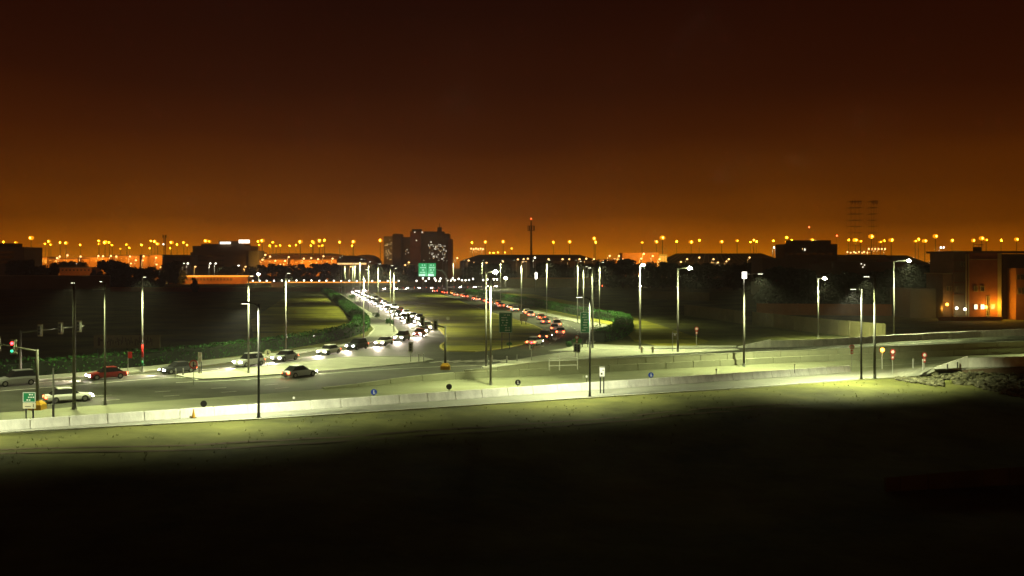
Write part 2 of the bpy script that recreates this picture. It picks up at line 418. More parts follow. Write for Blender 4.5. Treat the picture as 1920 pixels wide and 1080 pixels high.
# central wall: lower row of wide panels, upper parapet set back, rising from a low start
cw = thing('retaining_wall', 'two-tier concrete wall along the middle of the road, low at its left end', 'wall')
i0 = min(range(n), key=lambda i: abs(k1[i].x - G(600, 730).x)); wl = k1[i0:]
def hlow(t): return .25 + .75 * sstep(0, .16, t)
def hup(t): return 1.0
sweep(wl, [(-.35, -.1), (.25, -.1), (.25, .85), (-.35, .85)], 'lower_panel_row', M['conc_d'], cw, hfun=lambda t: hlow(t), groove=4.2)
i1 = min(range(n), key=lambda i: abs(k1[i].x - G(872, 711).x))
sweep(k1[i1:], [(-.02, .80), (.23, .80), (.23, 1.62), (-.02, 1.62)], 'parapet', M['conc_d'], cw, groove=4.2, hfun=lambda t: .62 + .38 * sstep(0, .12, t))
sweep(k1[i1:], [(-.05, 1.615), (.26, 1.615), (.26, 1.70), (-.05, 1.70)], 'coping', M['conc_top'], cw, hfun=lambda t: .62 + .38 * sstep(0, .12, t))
# far barrier with tapered head
fb = thing('concrete_barrier', 'pale concrete parapet behind the far carriageway with a tapered end', 'barrier')
fbl = even(catmull(pxline([(1446, 651.5), (1560, 648), (1676, 641), (1780, 635.5), (1920, 629.5), (2150, 622)]), 3), 50)
sweep(fbl, [(-.2, -.2), (.2, -.2), (.16, 1.15), (-.16, 1.15)], 'panel_wall', M['conc'], fb, groove=4.5)
sweep(even([G(1384, 652.5, 0), G(1445, 651.5, zp(1445))], 12), [(-.26, -.2), (.26, -.2), (.2, 1.35), (-.2, 1.35)], 'end_taper', M['conc'], fb, hfun=lambda t: .18 + .82 * t)
# near ramp barrier with tapered head over the rubble embankment
rb = thing('concrete_barrier', 'pale ramp parapet with sloping end above the rubble bank', 'barrier')
rl = [G(x, y, zp(x)) for x, y in [(1815, 688.5), (1840, 688), (1920, 686), (2040, 684), (2150, 683)]]
sweep(even(catmull(rl, 3), 30), [(-.2, -.4), (.2, -.4), (.16, 1.15), (-.16, 1.15)], 'panel_wall', M['conc'], rb, groove=4.0)
sweep(even([G(1752, 691, zp(1752)), G(1814, 688.5, zp(1814))], 12), [(-.26, -.3), (.26, -.3), (.2, 1.38), (-.2, 1.38)], 'end_taper', M['conc'], rb, hfun=lambda t: .12 + .88 * t)
ew = thing('embankment_wall', 'dark retaining wall below the ramp parapet, above the rocks', 'wall')
el = [G(1755, 703, .08), G(1790, 697, .55), G(1815, 692.5, 1.05)] + [G(x, y, zp(x)) for x, y in [(1920, 688), (2040, 686.5), (2150, 685.5)]]
sweep(even(catmull(el, 3), 30), [(-.2, -3.2), (.2, -3.2), (.2, -.02), (-.2, -.02)], 'wall_face', M['wall_dk'], ew)
ribbon(even(catmull(el, 3), 30), even([G(1752, 692, zp(1752)), G(1815, 689, zp(1815)), G(1920, 687, zp(1920)), G(2150, 684, zp(2150))], 30), 'pavement', M['paving2'], .0)
# rubble embankment
def rock_mesh(mb, c, r):
    o = len(mb.v); t = MB().sphere((0, 0, 0), 1, 6, 4)
    sxyz = (r * random.uniform(.7, 1.4), r * random.uniform(.7, 1.3), r * random.uniform(.5, .9)); rot = Matrix.Rotation(random.random() * 6.3, 3, 'Z') @ Matrix.Rotation(random.uniform(-.5, .5), 3, 'X')
    vs = []
    for v in t.v:
        k = 1 + .45 * noise.noise(Vector(v) * 1.3 + Vector(c) * 3)
        w = rot @ Vector((v[0] * sxyz[0] * k, v[1] * sxyz[1] * k, v[2] * sxyz[2] * k)); vs.append(w + Vector(c))
    mb.add(vs, t.f)
mb = MB()
base = even(catmull(el, 3), 60)
for i in range(2300):
    t = random.random() ** .8; pb = base[int(min(59, t * 59))]
    dn = random.random() ** 1.15; reach = 7 + 22 * t
    z0 = -.35 * t + .05 + zp(1755) * 0
    p = Vector((pb.x + random.uniform(-2, 2), pb.y - .5 - dn * reach, 0))
    zz = max(0, pb.z - .5) * (1 - dn) * .6 + gz(p.x, p.y) * 1.0 + .3 * (1 - dn)
    rock_mesh(mb, (p.x, p.y, zz), random.uniform(.12, .42))
for i in range(500):
    t = random.random(); p = G(1680 + 90 * t, 708 + random.random() * (4 + 14 * t), 0)
    rock_mesh(mb, (p.x, p.y, .02), random.uniform(.08, .22))
rk = mb.build('rubble', M['rock']); tag(rk, 'loose rubble stones covering the bank below the ramp wall', 'rubble', kind='stuff')

for off in (0, 1.7):
    P_ = catmull([G(x, y, 0) for x, y in [(-100, 846 + 0), (200, 838), (420, 826), (700, 812), (1000, 788), (1250, 768), (1500, 752)]], 2); P_ = offset(P_, -off)
    A_, B_ = offset(P_, .22), offset(P_, -.22); 
    for q in A_ + B_: q.z = gz(q.x, q.y) + .03
    ribbon(A_, B_, 'wheel_track', M['wall_dk'], 0)
random.seed(77); mb = MB()
for i in range(900):
    u_ = random.uniform(-12, 112); v_ = -random.uniform(1.5, 22) - (4 if u_ > 40 else 1.5)
    if noise.noise(Vector((u_ * .12, v_ * .2, 3))) < random.uniform(-.35, .25): continue
    p = ORG + EU * u_ + EN * v_; z0 = gz(p.x, p.y)
    for b_ in range(4):
        a = random.random() * 6.3; r = random.uniform(.06, .2); h_ = random.uniform(.06, .28)
        mb.add([(p.x, p.y, z0 - .02), (p.x + math.cos(a) * .05, p.y + math.sin(a) * .05, z0 - .02), (p.x + math.cos(a + .5) * r, p.y + math.sin(a + .5) * r, z0 + h_)], [(0, 1, 2)])
sc_ = mb.build('dry_grass', M['tuft']); tag(sc_, 'sparse dry grass tufts over the dark near verge', 'grass', kind='stuff')
mb = MB()
for i in range(120):
    u_ = random.uniform(-12, 112); v_ = -random.uniform(.5, 16) - (5 if u_ > 40 else 1.5)
    p = ORG + EU * u_ + EN * v_; rock_mesh(mb, (p.x, p.y, gz(p.x, p.y)), random.uniform(.03, .08))
sc_ = mb.build('gravel', M['rock']); tag(sc_, 'scattered stones on the sandy near verge', 'gravel', kind='stuff')
# ------------------------------------------------------------------ street lamps
GREEN = (.92, 1.0, .46)
NEARC = (.97, 1.0, .62)
def street_lamp(px, yb, yt, arm=None, alen=2.4, power=0, lens='flat', body='galv', label='', rb_=.13, group='street lamps along the junction', z=None, cone=128, rail=False, base_z=None):
    zz = zp(px) if z is None else z
    if px < 1500 and z is None and yb > 600: zz = zp(px)
    p = G(px, yb, zz); d = p.y; top = HT(yt, d) - zz
    t = thing('street_lamp', label, 'street lamp', p, 0, group)
    MB().tube([(0, 0, .25), (0, 0, top * .5), (0, 0, top)], [rb_, rb_ * .82, rb_ * .6], 10).build('pole', M[body], t, True)
    MB().box((0, 0, .02), (.5, .5, .05)).tube([(0, 0, .045), (0, 0, .5)], [rb_ * 1.35, rb_ * 1.15], 10).build('base_plate', M[body], t)
    if arm is None: arm = -EN
    a = Vector(arm).normalized(); e = a * alen + Vector((0, 0, top + .12))
    MB().tube([(0, 0, top - .25), a * (alen * .25) + Vector((0, 0, top - .02)), a * (alen - .35) + Vector((0, 0, top + .1))], [.06, .05, .04], 8).build('arm', M[body], t, True)
    ang = math.atan2(a.y, a.x)
    h = MB().box((e.x, e.y, e.z), (.85, .36, .12), ang).box((e.x - a.x * .1, e.y - a.y * .1, e.z + .09), (.5, .26, .07), ang).build('lamp_head', M['galv_d'], t)
    if lens == 'drop':
        MB().sphere((e.x, e.y, e.z - .09), .31, 10, 6, (1.0, 1.0, .7)).build('lens', M['e_road'], h)
    else:
        MB().box((e.x, e.y, e.z - .075), (.6, .26, .03), ang).build('lens', M['e_flat'], h)
    if power:
        l = light('lamp_light', 'SPOT', (e.x, e.y, e.z - .30), power * (1.5 if body == 'galv' else 1), NEARC if body == 'darkpole' else GREEN, t, .18, cone if not 530 < px < 700 else 150, .6, (a.x * .22, a.y * .22, -1))
        if yb > 630 and not (530 < px < 700):        # wide throw along the road, short throw across it
            l.rotation_euler = (0, 0, math.atan2(EU.y, EU.x)); l.scale = (2.4, 1, 1); l.data.spot_size = R((122 if px < 1000 else 116 if px < 1200 else 100 if px == 1615 else 88) if body == 'darkpole' or px == 1640 else 110); l.data.spot_blend = 1.0
        if lens == 'drop': light('lamp_glow', 'POINT', (e.x, e.y - .1, e.z - .45), 1500, GREEN, t, .25)
    return t
PW = 9800
NEAR = [  # px, base row, top row, arm, length, power, lens, body, radius, label
    (139, 767, 532, EN, 1.6, PW * .8, 'flat', 'galv_d', .17, 'thick dull lamp post just behind the near barrier, leftmost of the tall posts'),
    (197, 760, 530, EN, 3.6, PW * .8, 'flat', 'galv_d', .11, 'slim dull lamp post with arm pointing left above the billboard'),
    (485, 784, 570, -EU, 1.2, PW * 1.9, 'flat', 'darkpole', .12, 'dark lamp post on the near pavement edge, left of centre'),
    (1106, 744, 558, -EU, 1.3, PW * 1.7, 'flat', 'darkpole', .11, 'dark lamp post beside the two-legged white signboard'),
    (1615, 711, 543, -EU, 1.3, PW * 2.6, 'flat', 'darkpole', .11, 'shorter dark lamp post at the end of the near barrier'),
    (1640, 710, 520, EN, 1.2, PW * 1.7, 'flat', 'galv_d', .15, 'taller thick lamp post beside the amber flashing lamp'),
    (267, 698, 520, -EN, 2.0, PW, 'flat', 'galv', .11, 'pale lamp post in front of the hedge with red and green banded base'),
    (466, 701, 518, -EN, 1.6, PW, 'flat', 'galv', .12, 'bright white lamp post standing on the tip of the paved island'),
    (536, 668, 513, -EN, 1.6, PW, 'flat', 'galv', .11, 'white lamp post on the kerb by the hedge, right of a round sign'),
    (682, 651, 506, -EN, 1.6, PW * .8, 'flat', 'galv', .13, 'pale lamp post at the hedge corner where headlights curve'),
    (911.5, 688, 510, -EN, 2.8, PW, 'drop', 'galv', .14, 'bright pole with starry lamp, left one of the close central pair'),
    (920, 722, 523, -EN, 1.0, PW, 'flat', 'galv', .13, 'bright pole in front of the middle wall, right one of the close pair'),
    (1200, 655, 497, -EN, .9, PW, 'drop', 'galv', .17, 'white pole with star-bright lamp at its top right of the bend hedge'),
    (1271, 661, 503, -EN, 3.0, PW, 'drop', 'galv', .17, 'white pole with bright lamp on a long arm, between two others'),
    (1395, 688, 514, -EN, 3.2, PW * 1.6, 'flat', 'galv', .15, 'white pole with a bright box at its top, before the wall'),
    (1534, 634, 522, -EN, 1.6, PW * 1.5, 'drop', 'galv', .14, 'shorter white pole with bright lamp behind the far parapet start'),
    (1676, 637, 489, -EN, 3.2, PW * 3.2, 'drop', 'galv', .14, 'tall white pole rising from the far parapet before the dark trees'),
    (1111, 653, 503, EN, .9, PW * .6, 'flat', 'galv', .17, 'grey-green pole directly behind the right green sign'),
]
for (px, yb, yt, arm, al, pw, le, bo, rr, lb) in NEAR:
    t = street_lamp(px, yb, yt, arm, al, pw, le, bo, lb, rr)
    if px == 1395:
        hh = HT(516, t.location.y) - t.location.z
        MB().box((0, -.25, hh), (.55, .25, .85)).build('light_box', M['e_wht'], t)
# lamp posts added out of view to light the road, barrier and signs
for a in [(-130, 825, 575, -EU, 1.2, PW * 1.6, 'flat', 'darkpole', 'added dark lamp post unseen beyond the left edge of the view', .12),
          (2080, 652, 470, -EN, 2.0, PW * 2.8, 'flat', 'galv', 'added white lamp post unseen beyond the right edge of the view', .14),
          (-200, 742, 520, -EN, 2.0, PW, 'flat', 'galv', 'added white lamp post unseen beyond the left edge, behind the far lanes', .12)]: street_lamp(*a)

MID = [(636, 548, 483), (640.5, 550, 480), (647, 552, 495), (661.5, 560, 494), (665, 562, 494), (675, 577, 486), (691, 585, 491), (709, 592, 495), (732, 612, 498), (738.5, 624, 503), (793, 546, 488), (821, 543, 488),
       (830, 541, 489), (836, 541, 489), (850, 555, 488), (868.5, 541, 488), (875.5, 544, 486), (904, 552, 488), (938.5, 566, 488), (962, 537, 488), (977.5, 585, 491), (1025, 594, 488), (1077.5, 540, 488),
       (1083, 606, 490), (1094, 600, 500), (1124, 609, 492), (1178, 524, 487), (1193, 525, 487), (1302, 510.5, 488)]
lm = rank_labels([a[0] for a in MID], 'slim pale lamp post along the side road')
protoM = None
for i, (px, yb, yt) in enumerate(MID):
    p = G(px, yb, 0); hgt = HT(yt, p.y)
    if protoM is None:
        t = thing('street_lamp', '', 'street lamp', p, 0, 'slim lamp posts along the side road')
        MB().tube([(0, 0, 0), (0, 0, 14)], [.10, .065], 8).build('pole', M['galv'], t, True)
        MB().tube([(0, 0, 13.8), (.55, -1.1, 14.05)], .045, 6).build('arm', M['galv'], t)
        hd = MB().box((.65, -1.3, 14.08), (.34, .75, .12), -.46).build('lamp_head', M['galv_d'], t)
        MB().box((.65, -1.3, 14.005), (.26, .55, .03), -.46).build('lens', M['e_flat'], hd)
        protoM = t
    else: t = copy_tree(protoM)
    t.location = p; t.scale = (1, 1, hgt / 14); t['label'] = lm[px]
    if 550 < yb: 
        t.scale = (1 if px not in (732, 738.5) else .8,) * 2 + (hgt / 14,)
        e = p + Vector((.65, -1.4, hgt - .4)); light('lamp_light', 'SPOT', e, 18000, GREEN, None, .2, 142, .8)

# pole whose lower part is coloured red, white and green behind the left junction: coloured band sleeves
t = [o for o in C.objects if o.name.startswith('street_lamp') and o.get('label', '').startswith('pale lamp post in front of the hedge')][0]
d = t.location.y
for (y0, y1, m_) in [(646, 670, 'red'), (676, 686, 'green')]:
    z0, z1 = HT(y1, d), HT(y0, d)
    MB().tube([(0, 0, z0), (0, 0, z1)], .145, 10).build('colour_band', M[m_], t, True)

# ------------------------------------------------------------------ hedges
def hedge(pl, width, height, label, seed):
    random.seed(seed); P = catmull([G(x, y, 0) for x, y in pl], 1.5)
    t = thing('hedge', label, 'hedge', P[0]); off = P[0]
    Q = [p - off for p in P]
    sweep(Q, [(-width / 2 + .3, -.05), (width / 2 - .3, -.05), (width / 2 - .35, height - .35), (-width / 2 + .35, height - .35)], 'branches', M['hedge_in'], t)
    mb = MB(); L = 0
    for a, b in zip(Q, Q[1:]):
        d = b - a; ln = d.length
        if ln < 1e-4: continue
        d.normalize(); nn = Vector((-d.y, d.x, 0)); k = int(ln * (2 * height + width) * 7)
        for _ in range(k):
            s = random.random() * (2 * height + width)
            if s < height: q, z = -width / 2, s
            elif s < height + width: q, z = s - height - width / 2, height
            else: q, z = width / 2, s - height - width
            wob = .25 * noise.noise((a + off) * .35 + Vector((0, 0, z)))
            z = max(.1, z + wob * (z / height) + random.uniform(-.12, .12)); q += random.uniform(-.16, .16) + wob
            c = a + d * random.random() * ln + nn * q + Vector((0, 0, z)); r = random.uniform(.10, .22)
            u = Vector((random.gauss(0, 1), random.gauss(0, 1), random.gauss(0, 1))).normalized(); w = u.cross(Vector((random.gauss(0, 1), random.gauss(0, 1), random.gauss(0, 1)))).normalized()
            mb.add([c - u * r, c - w * r * .6, c + u * r, c + w * r * .6], [(0, 1, 2, 3)])
    mb.build('foliage', M['hedge'], t)
    return t
hedge([(-130, 716), (0, 707), (150, 695), (330, 678), (480, 660), (580, 645), (640, 633), (672, 622), (678, 610), (668, 596), (650, 578), (632, 563), (618, 553), (608, 547)], 3.2, 1.9,
      'long clipped dark green hedge bending round the left corner of the junction', 3)
hedge([(880, 551), (950, 563), (1020, 577), (1080, 589), (1120, 596), (1158, 603), (1170, 612), (1168, 622), (1150, 634), (1120, 641)], 3.4, 2.0,
      'clipped green hedge curling round the bend on the right', 4)
# low shrubs in the verges
def leaf_clump(mb, c, rx, rz, k, size):
    for _ in range(k):
        v = Vector((random.gauss(0, 1), random.gauss(0, 1), random.gauss(0, 1))).normalized() * random.random() ** .4
        p = Vector(c) + Vector((v.x * rx, v.y * rx, v.z * rz)); u = Vector((random.gauss(0, 1), random.gauss(0, 1), random.gauss(0, 1))).normalized()
        w = u.cross(Vector((random.gauss(0, 1), random.gauss(0, 1), random.gauss(0, 1)))).normalized(); r = size * random.uniform(.6, 1.3)
        mb.add([p - u * r, p - w * r * .6, p + u * r, p + w * r * .6], [(0, 1, 2, 3)])
for (px, py, r, lb) in [(1127, 626, 1.5, 'round dark shrub on the pale corner of the right bend'), (1083, 645, 1.0, 'low dark shrub at the kerb below the right green sign'), (1070, 650, .8, 'small dark shrub beside the traffic signals'),
                        (660, 562, 1.6, 'dark shrub on the verge near the far corner'), (706, 596, 1.3, 'dark shrub beside the left verge kerb'), (730, 608, 1.2, 'squat shrub on the inner verge of the headlight curve'),
                        (955, 648, .5, 'tiny dark shrub on the near edge of the grass island'), (1042, 583, 1.4, 'dark shrub before the right hedge')]:
    random.seed(int(px)); p = G(px, py, 0); t = thing('shrub', lb, 'shrub', p, 0, 'shrubs on the verges')
    mb = MB()
    for k in range(5): leaf_clump(mb, (random.uniform(-.5, .5) * r, random.uniform(-.5, .5) * r, r * random.uniform(.4, .9)), r * .55, r * .45, 90, .13)
    mb.build('foliage', M['hedge'], t); MB().tube([(0, 0, -.1), (0, 0, r * .7)], [.07, .03], 6).build('stem', M['bark'], t)

# ------------------------------------------------------------------ cars (the traffic whose lights line the road)
def loft(secs, name, m, parent):
    """secs: list of (y, [(x,z)...half profile, from bottom centre to top centre])"""
    mb = MB(); vs = []; n_ = len(secs[0][1])
    for y, pr in secs:
        ring = [(x, y, z) for x, z in pr] + [(-x, y, z) for x, z in reversed(pr)]
        vs += ring
    k = 2 * n_; fs = []
    for i in range(len(secs) - 1):
        for j in range(k): a = i * k + j; b = i * k + (j + 1) % k; fs.append((a, b, b + k, a + k))
    fs += [tuple(range(k)), tuple(range((len(secs) - 1) * k, len(secs) * k))]
    mb.add(vs, fs); return mb.build(name, m, parent, False)
def make_car(paint, suv=False):
    t = thing('car', '', 'car')
    h = 1.02 if suv else .88; rf = 1.72 if suv else 1.42
    def pr(w, b, tp): return [(w * .92, b), (w, b + .12), (w, tp - .22), (w * .93, tp)]
    loft([(-2.25, pr(.72, .38, h - .22)), (-2.12, pr(.84, .24, h - .06)), (-1.2, pr(.89, .22, h)), (.9, pr(.89, .22, h - .02)), (1.5, pr(.88, .22, h - .10)), (2.05, pr(.82, .24, h - .20)), (2.22, pr(.68, .34, h - .32))], 'body', M[paint], t)
    by, fy = (-1.95, .95) if suv else (-1.75, .95)
    gl = MB(); b = [(.80, by, h - .03), (.80, fy, h - .03), (.62, fy - .75, rf - .05), (.62, by + (.35 if suv else .75), rf - .05)]
    vs = b + [(-x, y, z) for x, y, z in b]
    gl.add(vs, [(0, 1, 2, 3), (7, 6, 5, 4), (1, 5, 6, 2), (0, 3, 7, 4), (3, 2, 6, 7), (0, 4, 5, 1)]); gl.build('windows', M['glass'], t)
    yc0, yc1 = by + (.35 if suv else .75), fy - .75
    MB().box((0, (yc0 + yc1) / 2, rf - .02), (1.28, yc1 - yc0 + .1, .07)).build('roof', M[paint], t)
    for sx_ in (-1, 1):
        for sy in (-1.35, 1.38):
            w = MB().tube([(sx_ * .72, sy, .33), (sx_ * .92, sy, .33)], .33, 14).build('wheel', M['tyre'], t)
            MB().tube([(sx_ * .915, sy, .33), (sx_ * .93, sy, .33)], .19, 10).build('rim', M['rim'], w)
        MB().box((sx_ * .60, 2.12, h - .33), (.32, .22, .17), -sx_ * .35).build('headlight', M['e_head'], t)
        MB().box((sx_ * .64, -2.19, h - .25), (.28, .14, .18), sx_ * .2).build('taillight', M['e_tail'], t)
    return t
PROTO = {}
KEYS = [('cwhite', 0), ('csilver', 0), ('cwhite', 1), ('cdark', 0), ('cred', 0), ('csilver', 1), ('cwhite', 0), ('cdark', 1)]
WORD = {'cwhite': 'white', 'csilver': 'silver', 'cdark': 'dark', 'cred': 'red'}
def place_car(p, direc, i, label, group, beam):
    key = KEYS[i % len(KEYS)]
    if key not in PROTO: PROTO[key] = make_car(*key); t = PROTO[key]
    else: t = copy_tree(PROTO[key])
    t.location = p + Vector((0, 0, .03)); t.rotation_euler = (0, 0, math.atan2(direc.y, direc.x) - math.pi / 2)
    t['label'] = label.format(c=WORD[key[0]], k='tall car' if key[1] else 'saloon car'); t['group'] = group; t['category'] = 'car'
    if beam:
        f = Vector((direc.x, direc.y, 0)).normalized()
        light('headlight_beam', 'SPOT', t.location + f * 2.5 + Vector((0, 0, .62)), beam, (1, .80, .66), None, .12, 95, .8, f + Vector((0, 0, -.16)))
    return t
def traffic(pl, spacing, label, group, beam, start=0, lat=(0,), z=0):
    P = resample(catmull([G(x, y, 0) for x, y in pl], 1.0), 1.0); s = start; i = 0; out = []
    while s < len(P) - 2:
        k = int(s); d = (P[k + 1] - P[k]).normalized(); nn = Vector((-d.y, d.x, 0))
        out.append((P[k] + nn * lat[i % len(lat)], d)); i += 1; s += spacing * random.uniform(.85, 1.2)
    for i, (p, d) in enumerate(out): place_car(p, d, i + int(start), label.replace('{n}', ORD[i]), group, beam)
random.seed(5)
traffic([(1060, 535.5), (1000, 537), (900, 539.5), (780, 542), (712, 544)], 8.5, '{c} {k} with headlights on the far cross road, {n} from the right', 'cars queuing on the far cross road', 4000)
traffic([(690, 546), (672, 548), (670, 551), (682, 557), (700, 565), (740, 585), (772, 601), (788, 610)], 8.0, '{c} {k} coming down the bright headlight line, {n} from its far end', 'cars with headlights in the long bend', 5500, 3, (-1.5, 1.6))
traffic([(792, 612), (798, 619), (790, 627), (760, 637), (700, 650), (640, 659.5), (580, 669), (480, 684), (330, 700), (150, 713.5), (0, 725), (-60, 730)], 9.5, '{c} {k} with headlights rounding the bend leftwards, {n} after the turn', 'cars driving left along the hedge', 5000, 1, (0, .4))
traffic([(-40, 766), (0, 763), (200, 748), (330, 735), (480, 716), (600, 702), (700, 690)], 34, '{c} {k} with red tail lights on the near lanes, {n} from the left', 'cars driving right on the near lanes', 500, 8)
traffic([(975, 652), (1010, 645), (1046, 632), (1050, 619), (1030, 606), (1000, 594), (960, 580), (900, 564), (850, 553), (812, 546.5)], 13, '{c} {k} with red tail lights leaving behind the island, {n} from the junction', 'cars driving away past the island', 200, 6, (0, 1.2))

# ------------------------------------------------------------------ signs, signals, bollards
def two_post_sign(px, yb, y0, y1, w_px, label, face='green', z=0, rows=6, small=None):
    p = G(px, yb, z); d = p.y; s = d / F; w = w_px * s; zb, zt = HT(y1, d) - z, HT(y0, d) - z
    t = thing('road_sign', label, 'road sign', p)
    for sx_ in (-1, 1): MB().tube([(sx_ * w * .28, .06, -.05), (sx_ * w * .28, .06, zt - .05)], .07, 8).build('post', M['darkpole'], t)
    zb2 = zb
    if small:
        zs = zb + (zt - zb) * small; MB().box((0, 0, (zb + zs) / 2 - .01), (w, .05, zs - zb - .02)).build('lower_panel', M['cream'], t)
        ar = MB().box((w * .33, -.032, (zb + zs) / 2), (.05, .012, (zs - zb) * .55)).box((-w * .1, -.032, zb + (zs - zb) * .35), (w * .45, .012, .05)).build('panel_mark', M['black'], t); zb2 = zs
    MB().box((0, 0, (zb2 + zt) / 2), (w, .06, zt - zb2)).build('board', M[face], t)
    m_ = 'white' if face != 'white' else 'black'
    MB().box((0, -.034, zt - .05), (w * .96, .012, .04)).box((0, -.034, zb2 + .05), (w * .96, .012, .04)).box((-w * .47, -.034, (zb2 + zt) / 2), (.04, .012, zt - zb2 - .1)).box((w * .47, -.034, (zb2 + zt) / 2), (.04, .012, zt - zb2 - .1)).build('border', M[m_], t)
    random.seed(int(px)); mb = MB()
    for i in range(rows):
        zz = zt - (i + 1) * (zt - zb2) / (rows + 1); ww = w * random.uniform(.35, .6); xx = random.uniform(-.12, .16) * w
        k = int(ww / .16)
        for j in range(k):
            if random.random() < .84: mb.box((xx - ww / 2 + (j + .5) * ww / k, -.036, zz + random.uniform(-.01, .01)), (ww / k * .62, .012, (zt - zb2) / rows * random.uniform(.22, .38)))
    mb.build('lettering', M[m_], t)
    return t
two_post_sign(55, 803, 735, 766, 24, 'small green direction sign with cream lower panel on two thin posts', 'green', rows=3, small=.36)
two_post_sign(948, 655, 586, 624, 25, 'large green direction sign standing on the grass island', 'green', rows=7)
two_post_sign(1097, 652, 585, 624, 18, 'narrow green direction sign standing by the right hedge', 'green', rows=7)
two_post_sign(982, 609, 588, 602, 14, 'pale cream information board on two short posts behind the green sign', 'cream', rows=4)
two_post_sign(1129, 738, 688, 707, 11, 'white parking notice board on two dark legs by the near pavement', 'white', rows=2)
two_post_sign(375, 702, 661, 678, 7, 'small pale square sign on a post beside the hedge', 'cream', rows=1)
# unlit advertising hoarding behind the hedge
p = G(238, 672, 0); t = thing('billboard', 'wide unlit advertising hoarding in the dark field behind the hedge', 'billboard', p); s = p.y / F
zt, zb = HT(628, p.y), HT(653, p.y)
MB().box((0, 0, (zt + zb) / 2), (124 * s, .12, zt - zb)).build('board', M['wall_pn'], t)
mb = MB()
for i in range(34):
    if i % 7 != 5: mb.box((-36 * s + i * 2.6 * s, -.075, (zt + zb) / 2 + (.25 if i % 2 else -.1)), (1.7 * s, .02, .35 + .3 * ((i * 7) % 3)))
mb.box((-52 * s, -.075, (zt + zb) / 2), (.35, .02, 1.2), 0).box((-49 * s, -.075, (zt + zb) / 2 + .2), (.7, .02, .3)).build('lettering', M['wall_dk'], t)
for k in range(5): MB().tube([((-56 + 28 * k) * s, .12, -.05), ((-56 + 28 * k) * s, .12, zt)], .08, 6).build('post', M['darkpole'], t)

# overhead lit green gantry on a curved arm
p = G(838, 551, 0); d = p.y; s = d / F
t = thing('gantry_sign', 'backlit green double direction sign hung from a curved white arm', 'road sign', p)
MB().tube([(0, 0, -.05), (0, 0, HT(520, d)), (-3 * s, 0, HT(512, d)), (-9 * s, 0, HT(507.5, d)), (-20 * s, 0, HT(505.5, d)), (-52 * s, 0, HT(505, d))], [.45, .35, .32, .3, .26, .22], 10).build('curved_arm', M['galv'], t, True)
for (x0, x1) in ((785, 801.5), (802.5, 817.5)):
    xc = ((x0 + x1) / 2 - 838) * s; w = (x1 - x0) * s; zt, zb = HT(493.5, d), HT(518, d)
    bd = MB().box((xc, -.5, (zt + zb) / 2), (w, .25, zt - zb)).build('sign_board', M['e_sign'], t)
    mb = MB(); random.seed(int(x0))
    for i in range(5):
        ww = w * random.uniform(.35, .75); k = max(2, int(ww / .45))
        for j in range(k):
            if random.random() < .85: mb.box((xc - ww / 2 + (j + .5) * ww / k, -.64, zt - (i + .8) * (zt - zb) / 5.4), (ww / k * .65, .02, (zt - zb) / 5.4 * random.uniform(.3, .55)))
    mb.box((xc - w * .1, -.64, zb + .55), (w * .7, .02, .9))
    mb.build('lettering', M['e_signw'], bd)
light('sign_light', 'POINT', p + Vector((-35 * s, -2.5, HT(520, d) + .5)), 500, (.4, 1, .55), None, .3)

def signal_head(parent, c, lit=None, facing=-1, s=1.0, arrow=False):
    h = MB().box(c, (.38 * s, .30 * s, 1.15 * s)).build('signal_head', M['yellow'] if False else M['galv_d'], parent)
    MB().box((c[0], c[1] + .17 * s, c[2]), (.62 * s, .03, 1.45 * s)).build('backing_board', M['conc_d'], h)
    for i, (zz, nm) in enumerate([(.37, 'red'), (0, 'amber'), (-.37, 'green')]):
        m_ = M['black']
        if lit and nm in lit: m_ = M['e_red'] if nm == 'red' else M['e_grn']
        MB().disc((c[0], c[1] + facing * .165 * s, c[2] + zz * s), .14 * s, (0, 1, 0), .03).build('lens', m_, h)
        MB().tube([(c[0], c[1] + facing * .16 * s, c[2] + (zz + .14) * s), (c[0], c[1] + facing * .36 * s, c[2] + (zz + .14) * s)], .03, 5).build('visor', M['black'], h)
    return h
def mast_signal(px, yb, ytop, end, heads, label, block=True, zblock=None):
    p = G(px, yb, 0); d = p.y; hz_ = HT(ytop, d)
    t = thing('traffic_signal', label, 'traffic light', p, 0, 'traffic signals with mast arms')
    MB().tube([(0, 0, 0), (0, 0, hz_)], [.17, .12], 10).build('pole', M['galv_d'], t, True)
    e = Vector(end) - p
    MB().tube([(0, 0, hz_ - .2), (e.x, e.y, e.z)], [.10, .06], 8).build('mast_arm', M['galv_d'], t, True)
    for f, lit in heads:
        c = Vector((0, 0, hz_ - .2)).lerp(e, f); signal_head(t, (c.x, c.y - .22, c.z), lit)
    if block:
        b_ = MB(); b_.add([(x * .62, y * .62, 0) for x, y in ((-1, -1), (1, -1), (1, 1), (-1, 1))] + [(x * .60, y * .60, .5) for x, y in ((-1, -1), (1, -1), (1, 1), (-1, 1))] + [(x * .32, y * .32, .85) for x, y in ((-1, -1), (1, -1), (1, 1), (-1, 1))],
               [(3, 2, 1, 0), (8, 9, 10, 11)] + [(r * 4 + k, r * 4 + (k + 1) % 4, r * 4 + 4 + (k + 1) % 4, r * 4 + 4 + k) for r in (0, 1) for k in range(4)]); b_.build('yellow_footing', M['yellow'], t)
    return t
mast_signal(38, 716, 620, G(157, 715, 0) * 0 + AT(157, 122, HT(611, 122)), [(.31, None), (.63, None), (.93, None)], 'traffic signal mast with three dark heads on its long arm, far side')
mast_signal(70, 768, 655, AT(-22, 99, HT(641, 99)), [(.47, ('red', 'green')), (.80, None)], 'nearer traffic signal mast showing red and green, arm reaching left')
